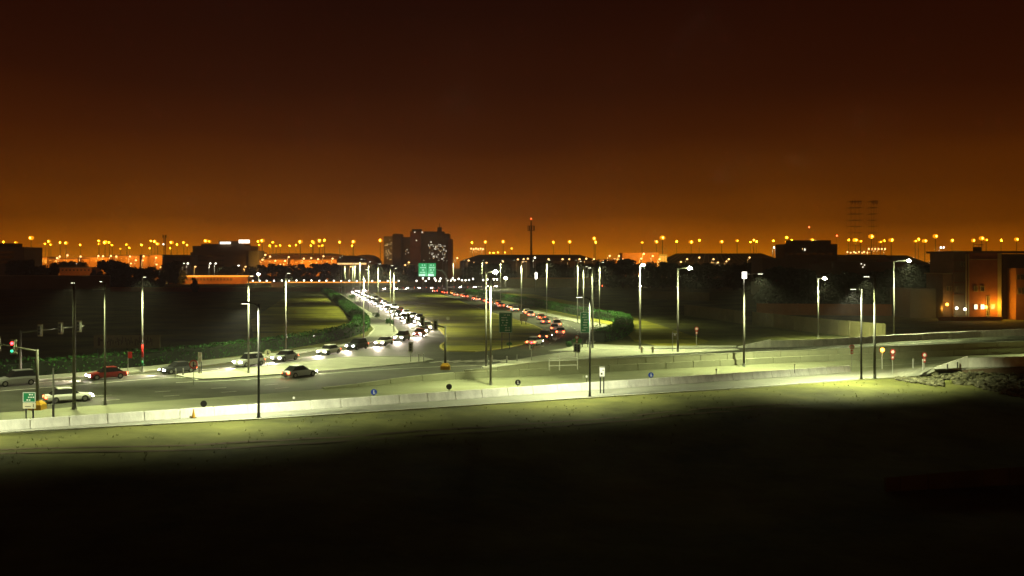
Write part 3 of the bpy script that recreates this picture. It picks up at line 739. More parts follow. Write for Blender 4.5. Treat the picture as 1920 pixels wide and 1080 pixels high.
mast_signal(835, 693, 611, AT(762, 150, HT(595, 150)), [(.22, None), (.55, None), (.93, None)], 'central traffic signal mast with yellow footing, arm reaching back left')
def post_signal(px, yb, y0, lit, label):
    p = G(px, yb, 0); t = thing('traffic_signal', label, 'traffic light', p, 0, 'small traffic signals on posts'); hz_ = HT(y0, p.y)
    MB().tube([(0, 0, 0), (0, 0, hz_ - .3)], .055, 8).build('pole', M['galv'], t); signal_head(t, (0, -.1, hz_ - .5), lit, s=.95)
t = post_signal(996.5, 677, 640, ('red',), 'post signal glowing red in front of the grass island')
post_signal(770, 680, 644, None, 'dark post signal beside the paved island')
post_signal(1079, 672, 645, None, 'dark post signal beside a shrub, left one of two')
post_signal(1084.5, 672, 646, None, 'dark post signal under the right green sign, right one of two')
# camera post
p = G(100, 800, 0); t = thing('camera_post', 'bare slim dark post with a small box, right of the small green sign', 'post', p)
MB().tube([(0, 0, 0), (0, 0, 1.9)], .10, 8).build('lower_tube', M['darkpole'], t); MB().tube([(0, 0, 1.88), (0, 0, HT(690, p.y))], [.085, .06], 8).build('upper_tube', M['galv_d'], t); MB().box((.12, -.05, 2.2), (.22, .25, .4)).build('control_box', M['darkpole'], t)
# round signs
def round_sign(px, yb, yc, r, m_, label, mark=None, pole='galv_d', ring=None):
    p = G(px, yb, zp(px)); d = p.y; zc = HT(yc, d) - p.z
    t = thing('road_sign', label, 'road sign', p); MB().tube([(0, .03, 0), (0, .03, zc)], .035, 6).build('post', M[pole], t)
    dd = MB().disc((0, -.02, zc), r, (0, 1, 0), .03, 16).build('disc', M[m_], t)
    if ring: MB().disc((0, -.045, zc), r * .72, (0, 1, 0), .015, 16).build('disc_centre', M[ring], dd)
    if mark: MB().box((.0, -.06, zc), (r * .28, .012, r * 1.2), 0).box((r * .15, -.062, zc - r * .35), (r * .7, .012, r * .25)).build('arrow', M[mark], dd)
KR = [(382, 780, 757, 'black', 'round sign seen edge-on from behind, dark, above a traffic cone', None), (551, 766, 746, 'white', 'white-backed small sign on the near barrier, right of the dark post', None),
      (701, 757, 735, 'blue', 'round blue arrow sign on the near barrier below the central hedge gap', 'white'), (842, 747, 725, 'black', 'thin dark sign edge-on above the barrier, left of centre', None),
      (971, 739, 717, 'black', 'round black-backed sign above the barrier just right of centre', 'white'), (1100, 730, 706, 'white', 'slim white sign beside the dark lamp post and the white board', None),
      (1220.5, 722, 703, 'blue', 'round blue arrow sign on the right half of the near barrier', 'white'), (1343, 712, 693, 'cream', 'narrow pale sign edge-on on the near barrier', None), (1490, 703, 683, 'cream', 'pale thin sign near the right end of the near barrier', None)]
for (px, yb, yc, m_, lb, mk) in KR: round_sign(px, yb, yc, .30 if m_ in ('blue', 'black') else .11, m_, lb, mk, 'darkpole')
round_sign(363, 722, 683, .50, 'red', 'round speed limit sign on the left road median', 'black', ring='cream')
round_sign(502, 688, 661, .42, 'cream', 'pale round sign on a thin post before the hedge', 'black')
round_sign(840, 605, 597, .4, 'cream', 'small round sign standing inside the grass island', None)
# red and white marker signs at the ramp
for (px, yb, y0, lb) in [(1597, 692, 646, 'red and white marker sign at the barrier end, left of the dark posts'), (1673.5, 703, 655, 'red and white marker sign right of the amber lamp'), (1081.5, 652, 629, 'red and white marker post behind the signals'), (1306, 652, 613, 'pale and red marker sign on the dark verge right of centre'), (1733, 690, 661, 'small red marker sign beside two bollards')]:
    p = G(px, yb, zp(px)); d = p.y; zt = HT(y0, d) - p.z; t = thing('marker_sign', lb, 'road sign', p, 0, 'red and white marker signs')
    MB().tube([(0, 0, 0), (0, 0, zt - .2)], .04, 6).build('post', M['galv'], t); MB().disc((0, -.06, zt - .30), .32, (0, 1, 0), .03, 14).build('upper_disc', M['red'], t); MB().disc((0, -.085, zt - .30), .2, (0, 1, 0), .015, 12).build('disc_centre', M['white'], t)
    MB().box((0, -.06, zt - .95), (.32, .03, .5)).build('lower_plate', M['red'], t); MB().box((0, -.08, zt - .95), (.2, .012, .22)).build('plate_centre', M['white'], t)
p = G(1654, 692, zp(1654)); t = thing('warning_beacon', 'glowing amber flashing lamp on a grey post before the middle wall', 'beacon', p); hz_ = HT(656, p.y) - p.z
MB().tube([(0, 0, 0), (0, 0, hz_ - .2)], .07, 8).build('post', M['galv'], t); MB().disc((0, -.08, hz_), .24, (0, 1, 0), .12, 14).build('amber_lens', M['e_amb'], t); MB().box((0, .06, hz_), (.62, .06, .62)).build('backing_plate', M['black'], t)
light('beacon_light', 'POINT', p + Vector((0, -.5, hz_)), 45, (1, .45, .05), None, .15)
# red flag shaped sign in front of the hedge
p = G(240, 700, 0); t = thing('flag_sign', 'small red square sign on a pale post in front of the hedge', 'road sign', p); hz_ = HT(659, p.y)
MB().tube([(0, 0, 0), (0, 0, hz_)], .05, 6).build('post', M['galv'], t); MB().box((.28, -.05, hz_ - .45), (.5, .04, .8)).build('plate', M['red'], t)
p = G(1261, 660, 0); t = thing('camera_post', 'thin post with a small white camera left of a lamp post', 'post', p); hz_ = HT(622, p.y)
MB().tube([(0, 0, 0), (0, 0, hz_)], .05, 6).build('post', M['galv'], t); MB().box((.35, 0, hz_ - .3), (.7, .06, .06)).box((.35, -.1, hz_ - .5), (.22, .4, .22)).build('camera_housing', M['white'], t)
# bollards
def bollard(px, yb, h, label, col='galv', r=.085, grp='bollards around the crossings'):
    p = G(px, yb, zp(px)); t = thing('bollard', label, 'bollard', p, 0, grp)
    MB().tube([(0, 0, 0), (0, 0, h)], [r, r * .95], 10).build('post', M[col], t); MB().sphere((0, 0, h), r * .95, 10, 4, (1, 1, .6)).build('cap', M['white'], t)
for a in [(785.5, 680, 1.2, 'left bollard of the pair at the right tip of the paved island'), (794.5, 680, 1.2, 'right bollard of the pair at the right tip of the paved island'),
          (914, 680, .95, 'stout bollard hugging the left pole of the central pair'), (922.5, 680, .95, 'stout bollard just right of the central pole pair'),
          (950.5, 682, 1.0, 'pale bollard on the plaza, left of the red signal'), (969.5, 679, 1.0, 'pale bollard on the plaza nearest the red signal'),
          (207, 706, 1.0, 'pale bollard before the hedge, left one of two near the flag sign'), (222, 705, 1.0, 'pale bollard before the hedge, right one of two near the flag sign'),
          (329.5, 707, 1.0, 'pale bollard at the left tip of the paved island'), (343.5, 706, 1.0, 'pale bollard left of the round speed sign'),
          (1712, 690, 1.1, 'white bollard left of the small red marker sign'), (1730.5, 694, 1.3, 'white bollard directly before the small red marker sign'),
          (1776.5, 694, .75, 'thin dark bollard by the sloping parapet end, left one'), (1795.5, 690, .75, 'thin dark bollard by the sloping parapet end, right one')]:
    bollard(*a, col='galv' if a[0] < 1770 else 'darkpole', r=.11 if 900 < a[0] < 930 else .075)
for px, lb in ((1203.5, 'pale fire hydrant at the foot of the white lamp pole'), (1224, 'pale fire hydrant standing alone on the corner paving')):
    p = G(px, 663, 0); t = thing('hydrant', lb, 'hydrant', p, 0, 'hydrants on the corner paving')
    MB().tube([(0, 0, 0), (0, 0, .12), (0, 0, .14), (0, 0, .8), (0, 0, 1.0), (0, 0, 1.12)], [.26, .26, .17, .17, .2, .06], 12).build('barrel', M['cream'], t); MB().tube([(-.32, 0, .75), (.32, 0, .75)], .09, 8).build('outlet', M['cream'], t)
# white swing gate lying by the wall
p = G(1052, 690, 0); t = thing('barrier_gate', 'white tubular pedestrian barrier frame standing at the wall near the centre', 'gate', G(1030, 692, 1.2) + Vector((0, .3, 0)), math.atan2(EU.y, EU.x) * .55)
mb = MB()
for z in (.35, .95, 1.25): mb.tube([(0, 0, z), (3.6, 0, z)], .045, 6)
mb.build('rails', M['white'], t)
for x in (0, 1.3, 3.6): MB().tube([(x, 0, -.2), (x, 0, 1.3 + (.5 if x == 1.3 else 0))], .05, 6).build('post', M['white'], t)
# cone and manhole
p = G(361, 783, 0) - EN * .5; t = thing('traffic_cone', 'dark narrow traffic cone against the near barrier', 'traffic cone', p)
MB().tube([(0, 0, .04), (0, 0, .85)], [.17, .03], 12).build('cone', M['yellow'], t); MB().box((0, 0, .06), (.42, .42, .05)).build('foot', M['black'], t)
o = MB().disc(G(277, 796, .02), .45, (0, 0, 1), .04, 18).build('manhole_cover', M['black']); tag(o, 'dark manhole cover on the near pavement at left', 'manhole cover')

# ------------------------------------------------------------------ far lamps
RANDM = [(7,453,0),(30,454,0),(58.4,445.3,1),(85,456.5,0),(92,452,1),(95.4,458,0),(113,454,0),(124,455,1),(151,458.5,0),(185.6,451,0),(186,457,0),(197,454,1),(205,454,0),(210.5,459,0),(226,466,0),(238,458,0),(243,464,0),(266,459,0),
 (281,465,0),(283.6,451,0),(290.5,452,1),(295.6,456.5,1),(321.5,454,1),(319.7,465,0),(332,458,0),(344.7,454,0),(351,458.7,0),(386,451,1),(393,452,0),(484,452,0),(491.6,450.5,1),(486,458.7,0),(511.8,454,0),(506,460,0),(517.8,461,0),
 (525.5,459.6,0),(543,460,0),(555,459,0),(563,452.5,1),(586,452,0),(588,454,1),(583,460,0),(599,450.5,1),(608.5,449.6,0),(598.6,461,0),(605,459.6,0),(637,453.4,1),(662.7,452.7,1),(660.5,460,0),(713,450,1),(885,454,0),(910,453,1),
 (943.4,452.5,1),(959.3,465.4,1),(918,473.7,1),(925.7,473.7,1),(933.6,473,1),(946.8,473,1),(1037.6,453.4,0),(1068,452.7,1),(1114,446.5,1),(1116.6,453.4,1),(1203.6,454,0),(1230.8,452.7,1),(1242.3,445,1),(1268.6,452,0),(1295.8,453,1),
 (1311,450,0),(1353,452.7,1),(1382,450.5,0),(1407,453.6,0),(1413,449.6,0),(1418,452,0),(1449.6,451,0),(1474.5,444.5,0),(1474,453,0),(1484,450,0),(1522.4,449.4,1),(1591,449.4,0),(1604,449.4,1),(1613.6,451.6,0),(1633.8,442.5,1),
 (1650.6,453,0),(1657,450.8,0),(1671,449.4,1),(1716,451.6,0),(1722,447.7,0),(1734,451,1),(1754,442,1),(1785,450.5,1),(1825,450,1),(1840.6,446,1),(1849,449,0),(1877,450,0),(1906,448,1)]
lb = rank_labels([a[0] for a in RANDM], 'tall floodlight mast glowing orange')
PM = {}
for px, py, big in RANDM:
    hgt = 36.0; d = (hgt - H) * F / (HY - py)
    if d > 1500: d = 1500; hgt = HT(py, d)
    p = AT(px, d, 0)
    if big not in PM:
        t = thing('floodlight_mast', '', 'floodlight mast', p, 0, 'floodlight masts along the skyline')
        MB().tube([(0, 0, 0), (0, 0, 28)], [.42, .22], 6).build('pole', M['galv_d'], t)
        mb = MB(); r = 1.2 if big else .8
        for k in range(8):
            a = k * math.pi / 4; mb.box((r * 1.25 * math.cos(a), r * 1.25 * math.sin(a), 27.7), (.45, r * .9, 1.5 * r), a)
        mb.tube([(0, 0, 27.7 - 1.15 * r), (0, 0, 27.7 + 1.1 * r)], r * .8, 8).build('halo_ring_lamps', M['e_halo_ring'], t)  # dim orange luminaire ring glows as a halo round the bright core
        MB().sphere((0, -r * 1.3, 27.7), r * .45, 8, 5).build('floodlight_ring', M['e_mast' if big else 'e_masts'], t); PM[big] = t
    else: t = copy_tree(PM[big])
    t.location = p; k_ = .85 + .65 * ((int(px * 7.3) % 10) / 10); t.scale = (k_, k_, hgt / 28); t['label'] = lb[px]
    light('floodlight', 'POINT', (p.x, p.y - 1.6, hgt - .3), 34000 if big else 13000, (1, .40, .008), None, .5)

SOD = [(13.7,481.5),(11,499),(20,495),(54,481),(97,498.6),(105,484),(110,481),(124.5,479),(134,494.5),(143,494.5),(149,481),(179.6,501),(182.5,480),(191,480.5),(206,480),(216,481),(241.5,481),(243.5,494),(252.6,488),(265.5,488),(267,480.5),
 (290.5,483),(291.5,496),(299,501),(343,494),(350,494),(364,500),(392,494),(402,494),(445,498),(458,500),(489.6,487),(495,478),(504,481),(514,489),(523,496),(532,489),(539,482),(553,501),(567,485),(581,484),(594,486),(604,480.5),
 (621,485),(655,500),(757,497),(764,492),(854.7,484),(876,488.5),(886,492.5),(909.5,492.5),(940,490),(968,486.5),(979,486),(986.7,485),(1000,483),(1025.5,486),(1051.6,486),(1064.5,486),(1083.6,486),(1096,485),(1110.6,486),(1122,491),
 (1128,489),(1140,480),(1149,486),(1157.5,480),(1165,486),(1199,485),(1204,476),(1220.5,480),(1233.4,486),(1273.4,491),(1285,486),(1308,483),(1334.4,486),(1343,492),(1359,490),(1363,486),(1402,483),(1408.7,490),(1423,490),
 (1448.7,464),(1454,464),(1461,464),(1708.5,484),(1741,489.5),(1750,502),(1761,464),(1766.5,464),(1770.6,493),(1777,490),(1781,484)] + [(1586 + 5.2 * k + (k * 7 % 3), 474 if k % 2 else 472.5) for k in range(8)] + [(1626 + 6.1 * k, 466.8) for k in range(6)] + [(881.3 + 4.4 * k, 466.2 + (k % 2)) for k in range(6)]
lb = rank_labels([a[0] for a in SOD], 'distant street lamp in the town')
protoS = {}
for i, (px, py) in enumerate(SOD):
    wh = px in (134, 143, 343, 350, 392, 402, 445, 1000, 20) or py == 464
    d = 700 if py > 475 else 900; d += (i * 37 % 60) - 30
    hgt = HT(py, d); p = AT(px, d, 0)
    if wh not in protoS:
        t = thing('street_lamp', '', 'street lamp', p, 0, 'distant street lamps in the town')
        MB().tube([(0, 0, 0), (0, 0, 12)], [.20, .14], 6).build('pole', M['galv'], t)
        MB().tube([(0, 0, 11.9), (.9, -.6, 12.1)], .09, 5).build('arm', M['galv'], t)
        MB().sphere((1.1, -.8, 12.0), .62, 8, 5, (1, 1, .6)).build('lamp_head', M['e_wht' if wh else 'e_sod'], t); protoS[wh] = t
    else: t = copy_tree(protoS[wh])
    t.location = p; t.scale = (1, 1, hgt / 12); t['label'] = lb[px]
    light('lamp_light', 'SPOT', (p.x + 1.1, p.y - 1.5, hgt - .8), 2600, (1, .9, .7) if wh else (1, .5, .14), None, .4, 165, .5)

# bright white lamps of other streets: star, banner boxes
for px, py, d, lb_ in [(485, 514, 560, 'bright greenish white lamp above the orange-lit wall'), (1418, 510, 150, ''), (948, 521, 520, 'white floodlight low behind the central pole pair')]:
    if not lb_: continue
    p = AT(px, d, 0); t = thing('street_lamp', lb_, 'street lamp', p); hgt = HT(py, d)
    MB().tube([(0, 0, 0), (0, 0, hgt)], [.15, .1], 6).build('pole', M['galv_d'], t); MB().sphere((0, -.4, hgt), .75, 10, 6, (1, 1, .6)).build('lamp_head', M['e_road'], t)
    light('lamp_light', 'POINT', (p.x, p.y - 1.6, hgt - .6), 4000, (1, 1, .75), None, .4)
p = AT(1004, 480, 0); t = thing('lit_banner', 'tall glowing white banner sign on a post right of the central poles', 'sign', p)
MB().tube([(0, 0, 0), (0, 0, HT(484, 480))], [.16, .1], 8).build('post', M['galv'], t); MB().box((.3, -.3, (HT(511, 480) + HT(523, 480)) / 2), (1.0, .2, 3.0)).build('banner_panel', M['e_wht'], t)

# row of small globe lights on the far boundary wall and behind the far road
GL = [(474,526.5),(487,526.5),(500,526.5),(514,526.5),(528.5,526),(542,526.5),(556,526),(570,526),(584,526),(598.5,526.5),(612,526.5),(626,526.5),(640,527),(655,526.5),(669,527),(684,526.5),(698,527),(712,527),(727,527),(738,527),(747.5,526.5),
      (781,526.5),(793,522),(798,527),(804,522),(817,526),(815,522.5),(824,527),(826,522.5),(837.5,522.5),(839,526),(845.5,526),(849,522),(852.5,525.5),(860,523),(866,525.5),(873,525.5),(879.5,525),(887,523),(906,525),(914,524),(926,524),(932,524)]
lb = rank_labels([a[0] for a in GL], 'small round globe light on the far boundary')
pr = None
for px, py in GL:
    d = 590; p = AT(px, d, 0); h_ = HT(py, d)
    if pr is None:
        t = thing('globe_light', '', 'globe light', p, 0, 'row of small globe lights'); MB().tube([(0, 0, 0), (0, 0, 3.0)], .08, 5).build('post', M['galv_d'], t); MB().sphere((0, 0, 3.2), .42, 8, 5).build('globe', M['e_wht'], t); pr = t
    else: t = copy_tree(pr)
    t.location = p; t.scale = (1, 1, h_ / 3.2); t['label'] = lb[px]

# ------------------------------------------------------------------ buildings
def blk(mb, x0, x1, yt, d, depth=12, yb=None, zb=0):
    """box from photo columns x0..x1 whose front stands d metres away and reaches row yt"""
    a, b = AT(x0, d), AT(x1, d); zt = HT(yt, d)
    mb.box(((a.x + b.x) / 2, d + depth / 2, (zt + zb) / 2), (b.x - a.x, depth, zt - zb)); return mb
def win(parent, x0, x1, y0, y1, d, m_, name='window', proud=.12):
    a, b = AT(x0, d), AT(x1, d); z1, z0 = HT(y0, d), HT(y1, d)
    o = MB().box(((a.x + b.x) / 2, d - proud / 2, (z0 + z1) / 2), (b.x - a.x, proud + .1, z1 - z0)).build(name, m_, parent); return o
def building(label, cat='building', name='building'):
    return thing(name, label, cat)
# far left block
t = building('pale flat-roofed block cut by the left edge of the picture'); blk(MB(), -60, 45, 463, 640, 25).build('wall', M['wall_gr'], t); blk(MB(), -50, 25, 456, 646, 12).build('roof_block', M['wall_dk'], t)
for k in range(3): win(t, -5, 26, 471 + 9 * k, 475 + 9 * k, 640, M['glass'])
# dark wide building with white rooftop signs
t = building('dark stepped office building with two white glowing rooftop signs')
d = 820; blk(MB(), 357, 483, 473, d, 30).build('wall', M['wall_dk'], t); blk(MB(), 361, 470, 461, d + 4, 24).build('upper_storey', M['wall_dk'], t); blk(MB(), 377, 458, 457.5, d + 6, 20).build('penthouse', M['wall_dk'], t); blk(MB(), 410, 447, 452, d + 9, 12).build('roof_block', M['wall_dk'], t)
blk(MB(), 466, 484, 470, d - 2, 20).build('stair_tower', M['wall_gr'], t)
for k in range(3): win(t, 372, 420, 478 + 9 * k, 481 + 9 * k, d, M['glass'])
for (x0, x1, y0, y1) in [(413, 432.5, 453.5, 457.5), (448, 468, 449.5, 456)]: win(t, x0, x1, y0, y1, d + 3, M['e_roofw'], 'rooftop_sign', .6)
t = building('low dark wing left of the stepped office building'); blk(MB(), 305, 356.5, 479, 800, 20).build('wall', M['wall_dk'], t); blk(MB(), 306, 350, 477.8, 803, 14, zb=15).build('roof', M['wall_gr'], t)
# hotel block with glittering windows
t = building('tall brown block with many glittering windows beside the far road'); d = 900
for (x0, x1, yt, dd, m_, nm) in [(719.5, 736, 443, d + 3, 'wall_yl', 'lit_wing'), (736, 751.5, 438.5, d, 'wall_dk', 'front_tower'), (751.5, 769, 444.5, d + 4, 'wall_dk', 'recessed_wing'), (769, 789, 434, d + 1, 'wall_br', 'centre_tower'), (789, 842, 438, d + 3, 'wall_dk', 'long_wing'), (840, 847, 448, d + 1, 'wall_br', 'end_tower')]:
    blk(MB(), x0, x1, yt, dd, 22).build(nm, M[m_], t)
blk(MB(), 772, 790, 429.5, d + 8, 10).build('roof_block', M['wall_dk'], t); blk(MB(), 795, 833, 434, d + 9, 10).build('roof_storey', M['wall_dk'], t); blk(MB(), 820, 828, 426, d + 12, 6).build('plant_tower', M['wall_dk'], t)
MB().tube([AT(824, d + 14, 40), AT(824, d + 14, HT(418, d + 14))], .3, 5).build('aerial', M['galv_d'], t)
random.seed(21); cnt = 0
for (x0, x1, y0, y1, dd, prob, m_) in [(721, 735, 449, 488, d + 3, .40, 'e_wino'), (803, 838, 458, 487, d + 3, .30, 'e_winw'), (760, 767, 464, 487, d + 4, .35, 'e_winw')]:
    ny = int((y1 - y0) / 2.6); nx = int((x1 - x0) / 2.1)
    for j in range(ny):
        for i in range(nx):
            if random.random() < prob and cnt < 95:
                cnt += 1; xa = x0 + (x1 - x0) * i / nx + random.uniform(0, .5); ya = y0 + (y1 - y0) * j / ny + random.uniform(0, .6)
                win(t, xa, xa + random.uniform(.6, 1.2), ya, ya + random.uniform(.8, 1.6), dd, M[random.choice([m_, m_, 'e_wino', 'e_dimw'])])
for (x, y) in [(777, 434.5), (791, 434.5), (780, 450), (807.5, 453)]: win(t, x, x + 1.6, y, y + 1.6, d, M['e_winw'], 'roof_lamp', .8)
# lit oval pavilion and its dark shell roof
p = AT(660, 800, 0); t = building('oval pavilion with a glowing white colonnade and domed roof')
mb = MB(); mb.tube([(p.x, p.y, HT(493, 800)), (p.x, p.y, HT(487, 800)), (p.x, p.y, HT(482, 800)), (p.x, p.y, HT(479, 800))], [12.0, 12.2, 9, 2], 24); mb.build('domed_roof', M['wall_yl'], t)
MB().tube([(p.x, p.y, HT(496, 800)), (p.x, p.y, HT(492.6, 800))], 11.4, 24).build('lit_colonnade', M['e_wino'], t); MB().tube([(p.x, p.y, 0), (p.x, p.y, HT(495.8, 800))], 10, 20).build('wall', M['wall_dk'], t)
p = AT(686, 860, 0); t = building('dark curved shell roof right of the glowing pavilion')
MB().tube([(p.x, p.y, 0), (p.x, p.y, HT(490, 860)), (p.x, p.y, HT(483, 860)), (p.x, p.y, HT(479, 860)), (p.x, p.y, HT(477.5, 860))], [13.5, 13.5, 11, 7, 2], 28).build('shell_roof', M['roof'], t, True)
# long sheds with sawtooth roofs
def shed(x0, x1, y0, y1, d, label, m_='roof', saw=0, wallm='wall_dk', skew=14):
    t = building(label, 'shed', 'shed'); a, b = AT(x0, d), AT(x1, d); ze, zr = HT(y1, d), HT(y0, d)
    MB().box(((a.x + b.x) / 2, d + 20, (ze) / 2), (b.x - a.x, 40, ze)).build('wall', M[wallm], t)
    mb = MB(); mb.add([(a.x, d - .5, ze), (b.x, d - .5, ze), (b.x - skew, d + 30, zr), (a.x + skew, d + 30, zr), (b.x, d + 41, ze), (a.x, d + 41, ze)], [(0, 1, 2, 3), (3, 2, 4, 5), (0, 3, 5), (1, 4, 2), (0, 5, 4, 1)]); mb.build('roof', M[m_], t)
    if saw:
        mb = MB()
        for k in range(saw):
            f0 = (k + .6) / saw; q0 = Vector((a.x + (b.x - a.x) * f0, d - .4, ze + .25)); q1 = Vector((a.x + skew + (b.x - a.x - 2 * skew) * min(1, f0 + .035), d + 30, zr + .25)); mb.tube([q0, q1], .28, 4)
        mb.build('roof_ribs', M['wall_yl'], t)
    return t
shed(862, 1125, 477, 489.5, 780, 'very long dark shed roof behind the telecom tower')
shed(1245, 1478, 474.5, 492, 760, 'long shed with slanting pale roof ribs', saw=24)
shed(1480, 1700, 477, 487, 790, 'dark shed roof right of the flat-topped block', skew=6)
shed(1680, 1750, 478, 497, 600, 'pointed shed roof above the black trees', 'wall_br', skew=4)
shed(480, 640, 474.5, 479, 1080, 'far pale hangar roof left of the pavilion', 'wall_or', wallm='wall_or')
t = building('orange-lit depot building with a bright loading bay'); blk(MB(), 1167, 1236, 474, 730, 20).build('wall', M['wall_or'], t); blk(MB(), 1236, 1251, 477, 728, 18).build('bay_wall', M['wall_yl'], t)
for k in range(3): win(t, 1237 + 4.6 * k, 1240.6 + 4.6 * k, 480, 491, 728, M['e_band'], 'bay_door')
light('depot_light', 'SPOT', AT(1200, 700, HT(462, 700)), 60000, (1, .45, .06), None, .6, 130, .8, (0, 1, -.5)); light('depot_light', 'SPOT', AT(1240, 705, HT(468, 700)), 30000, (1, .55, .08), None, .6, 130, .8, (0, 1, -.5))
# orange lit buildings of the airport behind the town
random.seed(8)
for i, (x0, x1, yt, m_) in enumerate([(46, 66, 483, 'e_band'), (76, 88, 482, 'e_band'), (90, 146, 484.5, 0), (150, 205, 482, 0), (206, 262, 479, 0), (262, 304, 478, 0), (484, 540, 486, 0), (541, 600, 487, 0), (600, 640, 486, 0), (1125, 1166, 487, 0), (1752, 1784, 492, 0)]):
    d = 860 - (i * 23 % 50); t = building(f'low warehouse with an orange-lit front, {ORD[i]} from the left along the skyline', 'warehouse', 'warehouse')
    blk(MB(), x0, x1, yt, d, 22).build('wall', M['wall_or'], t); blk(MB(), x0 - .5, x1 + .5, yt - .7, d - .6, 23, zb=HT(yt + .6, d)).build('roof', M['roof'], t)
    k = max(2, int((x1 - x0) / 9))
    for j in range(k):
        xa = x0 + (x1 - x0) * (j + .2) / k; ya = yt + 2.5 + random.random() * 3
        if m_ or random.random() < .75: win(t, xa, xa + (x1 - x0) / k * (.75 if m_ else random.uniform(.15, .5)), ya, ya + (7 if m_ else random.uniform(1.2, 3)), d, M['e_band'], 'facade_glow')  # glowing openings added so the fronts look orange-lit
    light('wall_wash', 'SPOT', AT((x0 + x1) / 2, d - 22, HT(yt - 14, d)), 60000, (1, .46, .06), None, .6, 140, .8, (0, 1, -.7))  # spot hung in front, added to wash the wall orange
t = building('long pale two-storey house row with small dark windows at left', 'house', 'terraced_house'); blk(MB(), 112, 172, 502, 620, 14).build('wall', M['wall_or'], t); blk(MB(), 111, 173, 500.6, 619, 16, zb=HT(502.6, 619)).build('roof', M['wall_gr'], t)
for k in range(8): win(t, 116 + 7 * k, 119 + 7 * k, 505, 508, 620, M['glass'])
light('wall_wash', 'SPOT', AT(142, 590, 13), 9000, (1, .4, .1), None, .4, 150, .8, (0, 1, -.3))
t = building('long low building with a glowing orange eaves line', 'building', 'colonnade_building'); d = 655
blk(MB(), 316, 438, 518.5, d, 12).build('wall', M['wall_or'], t); blk(MB(), 438, 465, 520, d - 1, 12).build('end_wall', M['wall_or'], t); blk(MB(), 315.5, 465, 516.8, d - 2, 14, zb=HT(519.0, d)).build('eaves_strip', M['e_lit_edge'], t)
for k in range(19): win(t, 318 + 6.3 * k, 322 + 6.3 * k, 521.5, 526, d, M['wall_dk'], 'shutter')
light('wall_wash', 'SPOT', AT(350, d - 14, 4), 8000, (1, .4, .05), None, .4, 150, .8, (0, 1, -.1)); light('wall_wash', 'SPOT', AT(430, d - 14, 4), 8000, (1, .4, .05), None, .4, 150, .8, (0, 1, -.1))
t = building('long low boundary wall with its lamp-lit top made to glow orange', 'wall', 'boundary_wall'); d = 600
blk(MB(), 463, 744, 530.4, d, .5).build('wall_face', M['wall_pn'], t); blk(MB(), 463, 744, 528.3, d - .1, .7, zb=HT(530.3, d)).build('lit_coping', M['e_lit_edge'], t)  # glowing coping stands for the wall top lit by the globe lights
t = building('square orange-lit shed wall below the globe lights', 'hut', 'hut'); blk(MB(), 508.5, 531, 529.3, 560, 6).build('wall', M['wall_or'], t); blk(MB(), 508, 531.5, 528.6, 559.5, 7, zb=HT(529.4, 559)).build('roof', M['wall_dk'], t); light('wall_wash', 'SPOT', AT(520, 545, 4.5), 900, (1, .42, .06), None, .3, 150, .8, (0, 1, -.3))
t = building('long dark boundary wall along the back of the left field', 'wall', 'boundary_wall'); blk(MB(), -120, 206, 517.5, 520, .6).build('wall_face', M['wall_gr'], t); blk(MB(), -120, 206, 516.4, 519.8, 1, zb=HT(517.4, 520)).build('coping', M['conc_d'], t)
t = building('faint low wall behind the dark field, under the orange building', 'wall', 'boundary_wall'); blk(MB(), 207, 640, 539.5, 480, .5).build('wall_face', M['wall_br'], t); blk(MB(), 207, 640, 538.8, 479.8, .9, zb=HT(539.6, 480)).build('coping', M['wall_or'], t)
t = building('low pale wall with reddish coping behind the central far road', 'wall', 'boundary_wall'); blk(MB(), 940, 1124, 522.5, 560, .5).build('wall_face', M['wall_pn'], t); blk(MB(), 940, 1124, 520.6, 559.8, .9, zb=HT(522.4, 560)).build('coping', M['wall_or'], t)
# right side blocks
t = building('flat-topped dark block standing above the sheds at right'); d = 620
blk(MB(), 1470, 1570, 457.5, d, 20).build('wall', M['wall_dk'], t); blk(MB(), 1483, 1558, 450.3, d + 4, 12).build('roof_storey', M['wall_dk'], t); win(t, 1508, 1510, 466, 470, d, M['e_winw']); win(t, 1504, 1505.2, 465.5, 468, d, M['e_wino'])
for k in range(6): win(t, 1478 + 15 * k, 1486 + 15 * k, 474, 478, d, M['glass'])
t = building('wide dark low block behind the panel wall at right'); d = 420; blk(MB(), 1430, 1560, 484, d, 20).build('wall', M['wall_gr'], t); blk(MB(), 1560, 1700, 491, d + 3, 20).build('side_wing', M['wall_dk'], t)
for (x, y) in [(1620, 496), (1558, 497), (1614, 494), (1617, 500)]: win(t, x, x + 1.3, y, y + 1.6, d + 3, M['e_winw'], 'window', .4)
t = building('dark plain block left of the orange-lit villa'); d = 252; blk(MB(), 1706, 1757, 541, d, 10).build('wall', M['wall_gr'], t); blk(MB(), 1690, 1720, 540, d + 12, 8).build('side_wing', M['wall_dk'], t)
win(t, 1756.6, 1757.4, 560, 592, d - .1, M['wall_yl'], 'pale_edge')
